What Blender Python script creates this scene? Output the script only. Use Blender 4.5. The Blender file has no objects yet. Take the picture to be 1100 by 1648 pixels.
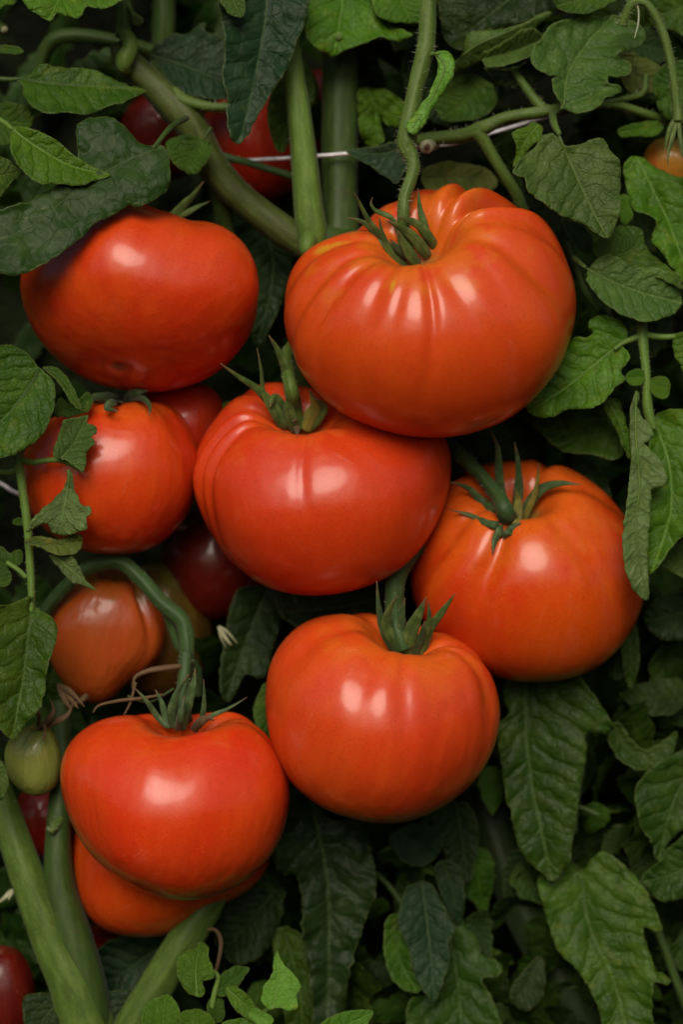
import bpy, math, random
import numpy as np
from mathutils import Vector, Matrix, noise
from mathutils.geometry import delaunay_2d_cdt
from mathutils.bvhtree import BVHTree

random.seed(7)
R = math.radians
S = 0.00024            # metres per unit ("one unit" = about a quarter of a millimetre)
D = 3750.0             # camera distance in those units
scene = bpy.context.scene
COL = scene.collection

# ------------------------------------------------------------------ camera
cd = bpy.data.cameras.new('camera')
cam = bpy.data.objects.new('camera', cd)
COL.objects.link(cam)
cam.location = (0, -D * S, 0)
cam.rotation_euler = (R(90), 0, 0)
cd.sensor_fit = 'VERTICAL'
cd.sensor_height = 36
cd.lens = 36 * D / 1648.0
cd.clip_start = 0.05
cd.clip_end = 100
cd.dof.use_dof = True
cd.dof.focus_distance = (D - 90) * S
cd.dof.aperture_fstop = 4.6
scene.camera = cam

# ------------------------------------------------------------------ light
SUN_EL, SUN_AZ = 33.0, -7.0        # azimuth measured from behind the camera, negative = from the left
w = bpy.data.worlds.new('World')
scene.world = w
w.use_nodes = True
nt = w.node_tree
bg = nt.nodes['Background']
sky = nt.nodes.new('ShaderNodeTexSky')
sky.sky_type = 'NISHITA'
sky.sun_disc = False
sky.sun_elevation = R(SUN_EL)
sky.sun_rotation = R(180 - SUN_AZ)
sky.dust_density = 5.0
sky.air_density = 0.8
nt.links.new(sky.outputs[0], bg.inputs[0])
bg.inputs[1].default_value = 0.055
sl = bpy.data.lights.new('sun', 'SUN')
sl.energy = 1.5
sl.angle = R(34)
sl.color = (1.0, 0.93, 0.80)
sun = bpy.data.objects.new('sun', sl)
COL.objects.link(sun)
sdir = Vector((math.sin(R(SUN_AZ)) * math.cos(R(SUN_EL)), -math.cos(R(SUN_AZ)) * math.cos(R(SUN_EL)), math.sin(R(SUN_EL))))
sun.rotation_euler = sdir.to_track_quat('Z', 'Y').to_euler()
sun.location = sdir * 3
scene.view_settings.view_transform = 'Standard'
scene.view_settings.look = 'None'
scene.view_settings.gamma = 1
scene.view_settings.use_curve_mapping = False
scene.view_settings.exposure = 0.40

# ------------------------------------------------------------------ helpers
def kk(dep): return (D + dep) / D

def P(px, py, dep=0.0):
    k = kk(dep)
    return Vector(((px - 550) * S * k, dep * S, -(py - 824) * S * k))

def empty(name, loc, label=None, cat=None, group=None, kind=None):
    o = bpy.data.objects.new(name, None)
    o.empty_display_size = 0.01
    COL.objects.link(o)
    o.location = loc
    tag(o, label, cat, group, kind)
    return o

def tag(o, label=None, cat=None, group=None, kind=None):
    if label: o['label'] = label
    if cat: o['category'] = cat
    if group: o['group'] = group
    if kind: o['kind'] = kind
    return o

def wpos(o):
    v = Vector(o.location)
    if o.parent: v += wpos(o.parent)
    return v

def mesh_obj(name, verts, faces, mat, parent=None, origin=None, uv=None, attrs=None, smooth=True):
    """verts: world positions."""
    if origin is None: origin = Vector(verts[0])
    me = bpy.data.meshes.new(name)
    me.from_pydata([tuple(Vector(v) - origin) for v in verts], [], faces)
    if smooth: me.polygons.foreach_set('use_smooth', [True] * len(me.polygons))
    if uv is not None:
        l = me.uv_layers.new(name='UVMap')
        idx = np.empty(len(me.loops), dtype=np.int32)
        me.loops.foreach_get('vertex_index', idx)
        l.data.foreach_set('uv', np.asarray(uv, dtype=np.float32)[idx].ravel())
    if attrs:
        for k_, a in attrs.items():
            a = np.asarray(a, dtype=np.float32)
            if a.ndim == 1:
                at = me.attributes.new(k_, 'FLOAT', 'POINT'); at.data.foreach_set('value', a)
            else:
                at = me.attributes.new(k_, 'FLOAT_VECTOR', 'POINT'); at.data.foreach_set('vector', a.ravel())
    me.materials.append(mat)
    me.update()
    o = bpy.data.objects.new(name, me)
    COL.objects.link(o)
    if parent is not None:
        o.parent = parent
        o.location = origin - wpos(parent)
    else:
        o.location = origin
    return o

def catmull(pts, n=6, closed=False):
    pts = [np.array(p, dtype=float) for p in pts]
    out = []
    m = len(pts)
    rng = range(m) if closed else range(m - 1)
    for i in rng:
        if closed:
            p0, p1, p2, p3 = pts[(i - 1) % m], pts[i], pts[(i + 1) % m], pts[(i + 2) % m]
        else:
            p0, p1, p2, p3 = pts[max(i - 1, 0)], pts[i], pts[i + 1], pts[min(i + 2, m - 1)]
        for j in range(n):
            t = j / n
            out.append(0.5 * ((2 * p1) + (-p0 + p2) * t + (2 * p0 - 5 * p1 + 4 * p2 - p3) * t * t + (-p0 + 3 * p1 - 3 * p2 + p3) * t ** 3))
    if not closed: out.append(pts[-1])
    return np.array(out)

# ------------------------------------------------------------------ materials
class N:
    def __init__(s, name):
        s.m = bpy.data.materials.new(name); s.m.use_nodes = True
        s.t = s.m.node_tree; s.b = s.t.nodes['Principled BSDF']; s.out = s.t.nodes['Material Output']
    def n(s, typ, **kw):
        x = s.t.nodes.new(typ)
        for k_, v in kw.items(): setattr(x, k_, v)
        return x
    def set(s, sock, v):
        if isinstance(v, bpy.types.NodeSocket): s.t.links.new(v, sock)
        else: sock.default_value = v
    def math(s, op, a, b=None, c=None, clamp=False):
        x = s.n('ShaderNodeMath', operation=op, use_clamp=clamp)
        s.set(x.inputs[0], a)
        if b is not None: s.set(x.inputs[1], b)
        if c is not None: s.set(x.inputs[2], c)
        return x.outputs[0]
    def ramp(s, v, a, b, o0=0.0, o1=1.0):
        x = s.n('ShaderNodeMapRange', interpolation_type='SMOOTHSTEP')
        s.set(x.inputs[0], v); x.inputs[1].default_value = a; x.inputs[2].default_value = b
        x.inputs[3].default_value = o0; x.inputs[4].default_value = o1
        return x.outputs[0]
    def mix(s, f, a, b, mode='MIX'):
        x = s.n('ShaderNodeMix', data_type='RGBA', blend_type=mode)
        s.set(x.inputs[0], f)
        s.set(x.inputs[6], a if isinstance(a, bpy.types.NodeSocket) else (*a, 1)[:4])
        s.set(x.inputs[7], b if isinstance(b, bpy.types.NodeSocket) else (*b, 1)[:4])
        return x.outputs[2]
    def noise(s, vec, scale, detail=3, rough=0.55, dist=0.0):
        x = s.n('ShaderNodeTexNoise')
        if vec is not None: s.set(x.inputs['Vector'], vec)
        x.inputs['Scale'].default_value = scale; x.inputs['Detail'].default_value = detail
        x.inputs['Roughness'].default_value = rough; x.inputs['Distortion'].default_value = dist
        return x.outputs[0]
    def bump(s, h, strength, dist, normal=None):
        x = s.n('ShaderNodeBump'); s.set(x.inputs['Height'], h)
        x.inputs['Strength'].default_value = strength; x.inputs['Distance'].default_value = dist
        if normal is not None: s.set(x.inputs['Normal'], normal)
        return x.outputs[0]

LM = {}
LEAFCOL = {
    # main, light patch / vein, yellow patch
    'fresh':  ((0.056, 0.132, 0.007), (0.105, 0.215, 0.016), (0.165, 0.225, 0.018)),
    'mid':    ((0.034, 0.084, 0.006), (0.074, 0.145, 0.013), (0.110, 0.150, 0.014)),
    'grey':   ((0.056, 0.110, 0.018), (0.105, 0.172, 0.036), (0.100, 0.150, 0.030)),
    'under':  ((0.120, 0.185, 0.050), (0.070, 0.110, 0.030), (0.170, 0.215, 0.055)),
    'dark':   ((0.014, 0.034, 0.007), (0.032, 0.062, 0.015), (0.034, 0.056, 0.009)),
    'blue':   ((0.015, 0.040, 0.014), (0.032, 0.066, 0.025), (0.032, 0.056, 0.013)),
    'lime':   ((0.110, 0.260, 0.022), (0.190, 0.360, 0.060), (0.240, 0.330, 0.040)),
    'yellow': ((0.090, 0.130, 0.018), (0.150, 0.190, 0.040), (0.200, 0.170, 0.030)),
    'shade':  ((0.022, 0.056, 0.005), (0.050, 0.098, 0.012), (0.055, 0.085, 0.012)),  # mid green with shade put into the colour
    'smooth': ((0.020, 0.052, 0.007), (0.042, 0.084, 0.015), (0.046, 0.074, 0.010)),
    'deep':   ((0.016, 0.042, 0.005), (0.034, 0.072, 0.010), (0.036, 0.060, 0.008)),  # back foliage, base colour darkened to stand in for shade
}
def leafmat(key, freq=7.0):
    kf = (key, freq)
    if kf in LM: return LM[kf]
    a, l, y = LEAFCOL[key]
    q = N('leaf_' + key)
    uvn = q.n('ShaderNodeUVMap'); uvn.uv_map = 'UVMap'
    sep = q.n('ShaderNodeSeparateXYZ'); q.t.links.new(uvn.outputs[0], sep.inputs[0])
    tc = q.n('ShaderNodeTexCoord')
    oi = q.n('ShaderNodeObjectInfo')
    u, v = sep.outputs[0], sep.outputs[1]
    vv = q.math('ABSOLUTE', v)
    nz = q.noise(uvn.outputs[0], 5.0, 2)
    nzs = q.math('MULTIPLY', q.math('SUBTRACT', nz, 0.5), 1.6)
    ph = q.math('MULTIPLY', q.math('SUBTRACT', u, q.math('MULTIPLY', vv, 0.75)), freq)
    ph = q.math('ADD', ph, nzs)
    ph = q.math('ADD', ph, q.math('MULTIPLY', q.math('SIGN', v), 0.2))
    pp = q.math('PINGPONG', ph, 0.5)
    side = q.ramp(pp, 0.0, 0.065, 1, 0)
    mid = q.ramp(vv, 0.0, 0.013, 1, 0)
    vein = q.math('MAXIMUM', side, mid)
    wide = q.math('MAXIMUM', q.ramp(pp, 0.0, 0.28, 1, 0), q.ramp(vv, 0, 0.045, 1, 0))
    # network of fine veins
    dn = q.n('ShaderNodeTexNoise'); dn.inputs['Scale'].default_value = 9; q.t.links.new(uvn.outputs[0], dn.inputs['Vector'])
    vadd = q.n('ShaderNodeVectorMath', operation='MULTIPLY_ADD')
    q.t.links.new(dn.outputs['Color'], vadd.inputs[0]); vadd.inputs[1].default_value = (0.07, 0.07, 0); q.t.links.new(uvn.outputs[0], vadd.inputs[2])
    vo = q.n('ShaderNodeTexVoronoi', feature='DISTANCE_TO_EDGE'); vo.inputs['Scale'].default_value = 17
    q.t.links.new(vadd.outputs[0], vo.inputs['Vector'])
    net = q.ramp(vo.outputs[0], 0.0, 0.16, 1, 0)
    n1 = q.noise(tc.outputs['Object'], 55, 4)
    n2 = q.noise(tc.outputs['Object'], 160, 3)
    n3 = q.noise(tc.outputs['Object'], 2600, 2)
    col = q.mix(q.ramp(n1, 0.42, 0.68), a, l)
    col = q.mix(q.ramp(n2, 0.56, 0.74, 0, 0.8), col, y)
    col = q.mix(q.ramp(q.noise(tc.outputs['Object'], 38, 5, 0.65), 0.60, 0.70, 0, 0.65), col, y)
    dk = tuple(c * 0.62 for c in a)
    col = q.mix(q.ramp(q.noise(tc.outputs['Object'], 80, 2), 0.5, 0.72, 0, 0.55), col, dk)
    if key == 'under':
        col = q.mix(q.math('MULTIPLY', net, 0.35), col, tuple(c * 0.6 for c in a))
        col = q.mix(q.math('MULTIPLY', vein, 0.75), col, tuple(c * 0.45 for c in a))
    else:
        col = q.mix(q.math('MULTIPLY', net, 0.22), col, dk)
        col = q.mix(q.math('MULTIPLY', wide, 0.30), col, dk)
        col = q.mix(q.math('MULTIPLY', vein, 0.62), col, l)
        col = q.mix(q.math('MULTIPLY', mid, 0.45), col, tuple(min(1, c * 1.1) for c in l))
    ea = q.n('ShaderNodeAttribute'); ea.attribute_name = 'edge'
    col = q.mix(q.ramp(ea.outputs['Fac'], 0.3, 2.4, 0.38, 0), col, (0.13, 0.16, 0.045))  # paler margin imitates light caught on the leaf rim
    # freckles / tiny blemishes
    fr = q.n('ShaderNodeTexVoronoi'); fr.inputs['Scale'].default_value = 160; q.t.links.new(tc.outputs['Object'], fr.inputs['Vector'])
    fm = q.math('MULTIPLY', q.ramp(fr.outputs['Distance'], 0.04, 0.12, 1, 0), q.ramp(n1, 0.55, 0.62))
    col = q.mix(q.math('MULTIPLY', fm, 0.5), col, (0.17, 0.15, 0.05))
    hs = q.n('ShaderNodeHueSaturation')
    q.t.links.new(col, hs.inputs['Color'])
    q.set(hs.inputs['Hue'], q.math('MULTIPLY_ADD', oi.outputs['Random'], 0.02, 0.492))
    q.set(hs.inputs['Value'], q.math('MULTIPLY_ADD', oi.outputs['Random'], 0.22, 0.9))
    q.t.links.new(hs.outputs[0], q.b.inputs['Base Color'])
    q.b.inputs['Roughness'].default_value = 0.42
    q.b.inputs['Specular IOR Level'].default_value = 0.16
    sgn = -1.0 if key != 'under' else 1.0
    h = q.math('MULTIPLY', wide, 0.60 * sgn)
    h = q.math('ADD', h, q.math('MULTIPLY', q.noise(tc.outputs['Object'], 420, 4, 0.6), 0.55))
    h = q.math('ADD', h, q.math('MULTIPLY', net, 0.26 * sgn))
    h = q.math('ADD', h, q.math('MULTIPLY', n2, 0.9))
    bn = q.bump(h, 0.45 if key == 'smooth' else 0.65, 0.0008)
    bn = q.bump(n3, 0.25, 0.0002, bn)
    q.t.links.new(bn, q.b.inputs['Normal'])
    tr = q.n('ShaderNodeBsdfTranslucent')
    tcol = q.n('ShaderNodeHueSaturation'); tcol.inputs['Saturation'].default_value = 1.15; tcol.inputs['Value'].default_value = 1.5
    q.t.links.new(hs.outputs[0], tcol.inputs['Color']); q.t.links.new(tcol.outputs[0], tr.inputs['Color'])
    ms = q.n('ShaderNodeMixShader'); ms.inputs[0].default_value = 0.28
    q.t.links.new(q.b.outputs[0], ms.inputs[1]); q.t.links.new(tr.outputs[0], ms.inputs[2])
    q.t.links.new(ms.outputs[0], q.out.inputs[0])
    LM[kf] = q.m
    return q.m

def stemmat(name, a, b, brown=0.2, rough=0.5):
    q = N(name)
    tc = q.n('ShaderNodeTexCoord')
    uvn = q.n('ShaderNodeUVMap'); uvn.uv_map = 'UVMap'
    mp = q.n('ShaderNodeMapping'); mp.inputs['Scale'].default_value = (1.5, 14, 1)
    q.t.links.new(uvn.outputs[0], mp.inputs[0])
    streak = q.noise(mp.outputs[0], 1.6, 3)
    n1 = q.noise(tc.outputs['Object'], 60, 4)
    n2 = q.noise(tc.outputs['Object'], 900, 3)
    col = q.mix(q.ramp(streak, 0.30, 0.78), a, b)
    col = q.mix(q.ramp(n1, 0.45, 0.75, 0, 0.55), col, tuple(c * 0.55 for c in a))
    col = q.mix(q.ramp(n1, 0.62, 0.78, 0, brown), col, (0.10, 0.06, 0.02))
    col = q.mix(q.ramp(q.noise(tc.outputs['Object'], 2600, 2, 0.7), 0.5, 0.75, 0, 0.4), col, tuple(min(1, c * 1.8) for c in b))
    col = q.mix(q.ramp(q.noise(tc.outputs['Object'], 230, 4), 0.60, 0.72, 0, brown * 1.5), col, (0.07, 0.045, 0.015))
    col = q.mix(q.ramp(n2, 0.58, 0.8, 0, 0.35), col, tuple(min(1, c * 1.7) for c in b))
    q.t.links.new(col, q.b.inputs['Base Color'])
    q.b.inputs['Roughness'].default_value = rough
    q.b.inputs['Specular IOR Level'].default_value = 0.22
    q.b.inputs['Sheen Weight'].default_value = 0.05
    q.b.inputs['Sheen Roughness'].default_value = 0.4
    bn = q.bump(streak, 0.2, 0.0004)
    bn = q.bump(n2, 0.4, 0.0003, bn)
    q.t.links.new(bn, q.b.inputs['Normal'])
    return q.m

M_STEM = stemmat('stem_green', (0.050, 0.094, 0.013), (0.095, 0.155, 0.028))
M_STEMD = stemmat('stem_shaded', (0.022, 0.048, 0.007), (0.045, 0.082, 0.015))  # darker copy of the green stem, shade put into the colour
M_STEMO = stemmat('stem_olive', (0.034, 0.050, 0.008), (0.072, 0.096, 0.018), 0.35)
M_STEML = stemmat('stem_pale', (0.070, 0.135, 0.018), (0.125, 0.215, 0.038), 0.1)
M_TEAL = stemmat('stem_blue_green', (0.024, 0.055, 0.014), (0.048, 0.092, 0.027), 0.05)
M_PITH = stemmat('cut_stem_end', (0.30, 0.30, 0.17), (0.42, 0.40, 0.26), 0.6, 0.7)
M_DRY = stemmat('dried_plant', (0.085, 0.050, 0.022), (0.16, 0.10, 0.05), 0.6, 0.8)
M_HAIR = stemmat('stem_hair', (0.30, 0.33, 0.20), (0.40, 0.42, 0.28), 0.0, 0.6)

def sepalmat(name, a, b):
    q = N(name)
    uvn = q.n('ShaderNodeUVMap'); uvn.uv_map = 'UVMap'
    tc = q.n('ShaderNodeTexCoord')
    sep = q.n('ShaderNodeSeparateXYZ'); q.t.links.new(uvn.outputs[0], sep.inputs[0])
    n1 = q.noise(tc.outputs['Object'], 230, 4)
    n2 = q.noise(tc.outputs['Object'], 1500, 2)
    col = q.mix(q.ramp(n1, 0.38, 0.65), a, b)
    mid = q.ramp(q.math('ABSOLUTE', sep.outputs[1]), 0.0, 0.25, 0.5, 0)
    col = q.mix(mid, col, tuple(c * 0.6 for c in a))
    tip = q.ramp(q.math('ADD', sep.outputs[0], q.math('MULTIPLY', n1, 0.25)), 0.93, 1.08)
    col = q.mix(tip, col, (0.13, 0.075, 0.035))
    q.t.links.new(col, q.b.inputs['Base Color'])
    q.b.inputs['Roughness'].default_value = 0.55
    q.b.inputs['Sheen Weight'].default_value = 0.08
    q.b.inputs['Specular IOR Level'].default_value = 0.25
    bn = q.bump(n1, 0.4, 0.0006); bn = q.bump(n2, 0.5, 0.0002, bn)
    q.t.links.new(bn, q.b.inputs['Normal'])
    return q.m
M_SEPAL = sepalmat('sepal_green', (0.042, 0.075, 0.012), (0.095, 0.140, 0.028))
M_SEPALY = sepalmat('sepal_yellowing', (0.150, 0.150, 0.022), (0.230, 0.190, 0.030))
M_SEPALD = sepalmat('sepal_dark', (0.025, 0.050, 0.014), (0.050, 0.080, 0.025))
M_SEPALT = sepalmat('sepal_blue_green', (0.035, 0.070, 0.020), (0.075, 0.120, 0.038))

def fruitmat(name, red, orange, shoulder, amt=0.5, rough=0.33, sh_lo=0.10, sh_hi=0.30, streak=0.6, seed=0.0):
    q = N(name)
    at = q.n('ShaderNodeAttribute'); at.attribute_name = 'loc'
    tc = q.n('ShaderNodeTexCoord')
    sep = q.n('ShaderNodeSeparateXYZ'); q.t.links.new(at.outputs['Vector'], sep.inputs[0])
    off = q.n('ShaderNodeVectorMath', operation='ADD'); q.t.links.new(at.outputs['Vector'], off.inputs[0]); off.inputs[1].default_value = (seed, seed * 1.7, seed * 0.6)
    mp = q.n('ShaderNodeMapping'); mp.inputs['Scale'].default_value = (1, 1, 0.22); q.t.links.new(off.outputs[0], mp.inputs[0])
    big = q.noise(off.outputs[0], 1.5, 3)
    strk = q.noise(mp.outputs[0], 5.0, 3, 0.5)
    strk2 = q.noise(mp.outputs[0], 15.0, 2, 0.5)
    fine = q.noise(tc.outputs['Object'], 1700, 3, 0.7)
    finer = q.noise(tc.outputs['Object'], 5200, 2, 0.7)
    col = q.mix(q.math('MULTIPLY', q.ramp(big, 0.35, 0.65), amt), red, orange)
    col = q.mix(q.math('MULTIPLY', q.ramp(strk, 0.40, 0.80), amt * 0.6), col, orange)
    col = q.mix(q.math('MULTIPLY', q.ramp(strk2, 0.52, 0.75), 0.12), col, tuple(c * 0.75 for c in red))
    th = sep.outputs[2]                                   # 0 = stem pit, 1 = blossom end
    tz = q.math('ADD', th, q.math('MULTIPLY', q.math('SUBTRACT', strk, 0.5), -0.55))
    ring = q.ramp(tz, sh_lo, sh_hi, 1, 0)
    col = q.mix(q.math('MULTIPLY', ring, streak), col, shoulder)
    ma = q.n('ShaderNodeAttribute'); ma.attribute_name = 'mark'
    col = q.mix(q.ramp(q.math('MULTIPLY', ma.outputs['Fac'], q.math('ADD', strk2, 0.55)), 0.15, 0.9, 0, 0.85), col, (0.52, 0.27, 0.012))
    # faint paler dust and tiny pale pores
    vo = q.n('ShaderNodeTexVoronoi'); vo.inputs['Scale'].default_value = 620; q.t.links.new(tc.outputs['Object'], vo.inputs['Vector'])
    dots = q.math('MULTIPLY', q.ramp(vo.outputs['Distance'], 0.06, 0.17, 1, 0), q.ramp(q.noise(tc.outputs['Object'], 90, 2), 0.45, 0.7))
    col = q.mix(q.math('MULTIPLY', dots, 0.45), col, (0.75, 0.30, 0.14))
    col = q.mix(q.ramp(fine, 0.52, 0.75, 0, 0.10), col, (0.80, 0.24, 0.10))
    col = q.mix(q.ramp(q.noise(tc.outputs['Object'], 1100, 2, 0.6), 0.50, 0.30, 0, 0.26), col, tuple(c * 0.5 for c in red))
    smudge = q.math('MULTIPLY', q.ramp(q.noise(off.outputs[0], 2.3, 5, 0.7, 0.6), 0.55, 0.75), q.ramp(fine, 0.35, 0.65))
    col = q.mix(q.math('MULTIPLY', smudge, 0.10), col, (0.70, 0.36, 0.24))
    # dark specks of dirt
    vd = q.n('ShaderNodeTexVoronoi'); vd.inputs['Scale'].default_value = 120; q.t.links.new(tc.outputs['Object'], vd.inputs['Vector'])
    dd = q.math('MULTIPLY', q.ramp(vd.outputs['Distance'], 0.02, 0.055, 1, 0), q.ramp(big, 0.5, 0.62))
    col = q.mix(q.math('MULTIPLY', dd, 0.6), col, (0.10, 0.03, 0.015))
    # corky brown at the blossom end and in the stem pit
    col = q.mix(q.ramp(q.math('ADD', th, q.math('MULTIPLY', fine, 0.02)), 0.990, 0.997, 0, 0.8), col, (0.12, 0.055, 0.03))
    col = q.mix(q.ramp(th, 0.015, 0.05, 0.8, 0), col, (0.16, 0.14, 0.03))
    q.t.links.new(col, q.b.inputs['Base Color'])
    q.set(q.b.inputs['Roughness'], q.math('MULTIPLY_ADD', q.ramp(q.noise(tc.outputs['Object'], 45, 3), 0.3, 0.7), 0.10, rough - 0.05))
    q.b.inputs['Specular IOR Level'].default_value = 0.20
    q.b.inputs['Coat Weight'].default_value = 0.5
    q.b.inputs['Coat Roughness'].default_value = 0.15
    q.b.inputs['Coat IOR'].default_value = 1.45
    q.b.inputs['Subsurface Weight'].default_value = 0.12
    q.b.inputs['Subsurface Radius'].default_value = (1.0, 0.18, 0.06)
    q.b.inputs['Subsurface Scale'].default_value = 0.004
    q.b.inputs['Sheen Weight'].default_value = 0.0
    q.b.inputs['Sheen Roughness'].default_value = 0.5
    bn = q.bump(q.noise(off.outputs[0], 3.2, 2), 0.5, 0.0022)
    bn = q.bump(fine, 0.10, 0.00022, bn)
    bn = q.bump(finer, 0.12, 0.00010, bn)
    q.t.links.new(bn, q.b.inputs['Normal'])
    return q.m

# ------------------------------------------------------------------ builders
def tube(name, pts, mat, parent, sides=14, ridge=0.05, n=7, hair=0, hairlen=7, endcap=True, flare=0.0, seed=0, lump=0.05):
    """pts: (px, py, dep, radius) control points."""
    c = catmull(pts, n)
    W = [P(a[0], a[1], a[2]) for a in c]
    rad = [a[3] * S * kk(a[2]) for a in c]
    verts, faces, uv = [], [], []
    L = 0.0
    up = Vector((0.13, -1, 0.21)).normalized()
    m = len(W)
    frames = []
    for i in range(m):
        t = (W[min(i + 1, m - 1)] - W[max(i - 1, 0)]).normalized()
        if i: L += (W[i] - W[i - 1]).length
        a = t.cross(up)
        if a.length < 0.2: a = t.cross(Vector((1, 0.1, 0)))
        a.normalize(); b = a.cross(t).normalized()
        if i and frames[-1][1].dot(a) < 0: a, b = -a, -b
        frames.append((t, a, b))
        for j in range(sides):
            an = 2 * math.pi * j / sides
            r = rad[i] * (1 + ridge * math.cos(an * 5 + seed) + lump * noise.noise(Vector((L / rad[i] * 0.35 + seed * 3.1, math.cos(an) * 0.7, math.sin(an) * 0.7))))
            verts.append(W[i] + a * math.cos(an) * r + b * math.sin(an) * r)
            uv.append((L * 40, j / sides))
    for i in range(m - 1):
        for j in range(sides):
            k_ = (j + 1) % sides
            faces.append((i * sides + j, i * sides + k_, (i + 1) * sides + k_, (i + 1) * sides + j))
    if endcap:
        faces.append(tuple(range(sides))[::-1])
        faces.append(tuple((m - 1) * sides + j for j in range(sides)))
    o = mesh_obj(name, verts, faces, mat, parent, uv=uv)
    if hair:
        rng = random.Random(seed + 11)
        hv, hf = [], []
        for _ in range(hair):
            i = rng.randrange(1, m - 1); f = rng.random(); an = rng.uniform(0, 2 * math.pi)
            t, a, b = frames[i]
            base = W[i].lerp(W[i + 1], f)
            d = a * math.cos(an) + b * math.sin(an)
            l = hairlen * rng.uniform(0.4, 1.2) * S
            p0 = base + d * rad[i] * 0.93
            dirn = (d + t * rng.uniform(-0.35, 0.35) + Vector((0, 0, -0.15))).normalized()
            s1 = t * 0.38 * S; s2 = dirn.cross(t).normalized() * 0.38 * S
            k0 = len(hv)
            hv += [p0 + s1, p0 - s1 * 0.5 + s2, p0 - s1 * 0.5 - s2, p0 + dirn * l]
            hf += [(k0, k0 + 1, k0 + 3), (k0 + 1, k0 + 2, k0 + 3), (k0 + 2, k0, k0 + 3)]
        h = mesh_obj('stem_hairs', hv, hf, M_HAIR, o, uv=None)
        h['kind'] = 'stuff'
    return o

def polydist(pts, poly):
    p = pts[:, None, :]; a = poly[None, :, :]; b = np.roll(poly, -1, axis=0)[None, :, :]
    ab = b - a; t = np.clip(((p - a) * ab).sum(-1) / np.maximum((ab ** 2).sum(-1), 1e-9), 0, 1)
    return np.sqrt((((a + ab * t[..., None]) - p) ** 2).sum(-1)).min(1)

def inside(pts, poly):
    x, y = pts[:, 0][:, None], pts[:, 1][:, None]
    x0, y0 = poly[:, 0][None], poly[:, 1][None]
    x1, y1 = np.roll(poly[:, 0], -1)[None], np.roll(poly[:, 1], -1)[None]
    c = ((y0 > y) != (y1 > y)) & (x < (x1 - x0) * (y - y0) / np.where(np.abs(y1 - y0) < 1e-9, 1e-9, y1 - y0) + x0)
    return (c.sum(1) % 2) == 1

def midcoord(pts, mid):
    """arc length u and signed distance d to the midrib polyline (last segment extended)."""
    best = None
    seg = mid[1:] - mid[:-1]
    ln = np.sqrt((seg ** 2).sum(1)); acc = np.concatenate([[0], np.cumsum(ln)])
    ns = len(seg)
    bu = np.zeros(len(pts)); bd = np.full(len(pts), 1e9); bs = np.zeros(len(pts))
    for i in range(ns):
        r = pts - mid[i]
        t = (r @ seg[i]) / (ln[i] ** 2)
        lo = -9 if i == 0 else 0; hi = 9 if i == ns - 1 else 1
        tc = np.clip(t, lo, hi)
        q = mid[i] + tc[:, None] * seg[i]
        dd = np.sqrt(((pts - q) ** 2).sum(1))
        sg = np.sign(seg[i][0] * r[:, 1] - seg[i][1] * r[:, 0])
        m = dd < bd
        bd[m] = dd[m]; bu[m] = acc[i] + tc[m] * ln[i]; bs[m] = sg[m]
    return bu, bd * bs, acc[-1]

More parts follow.
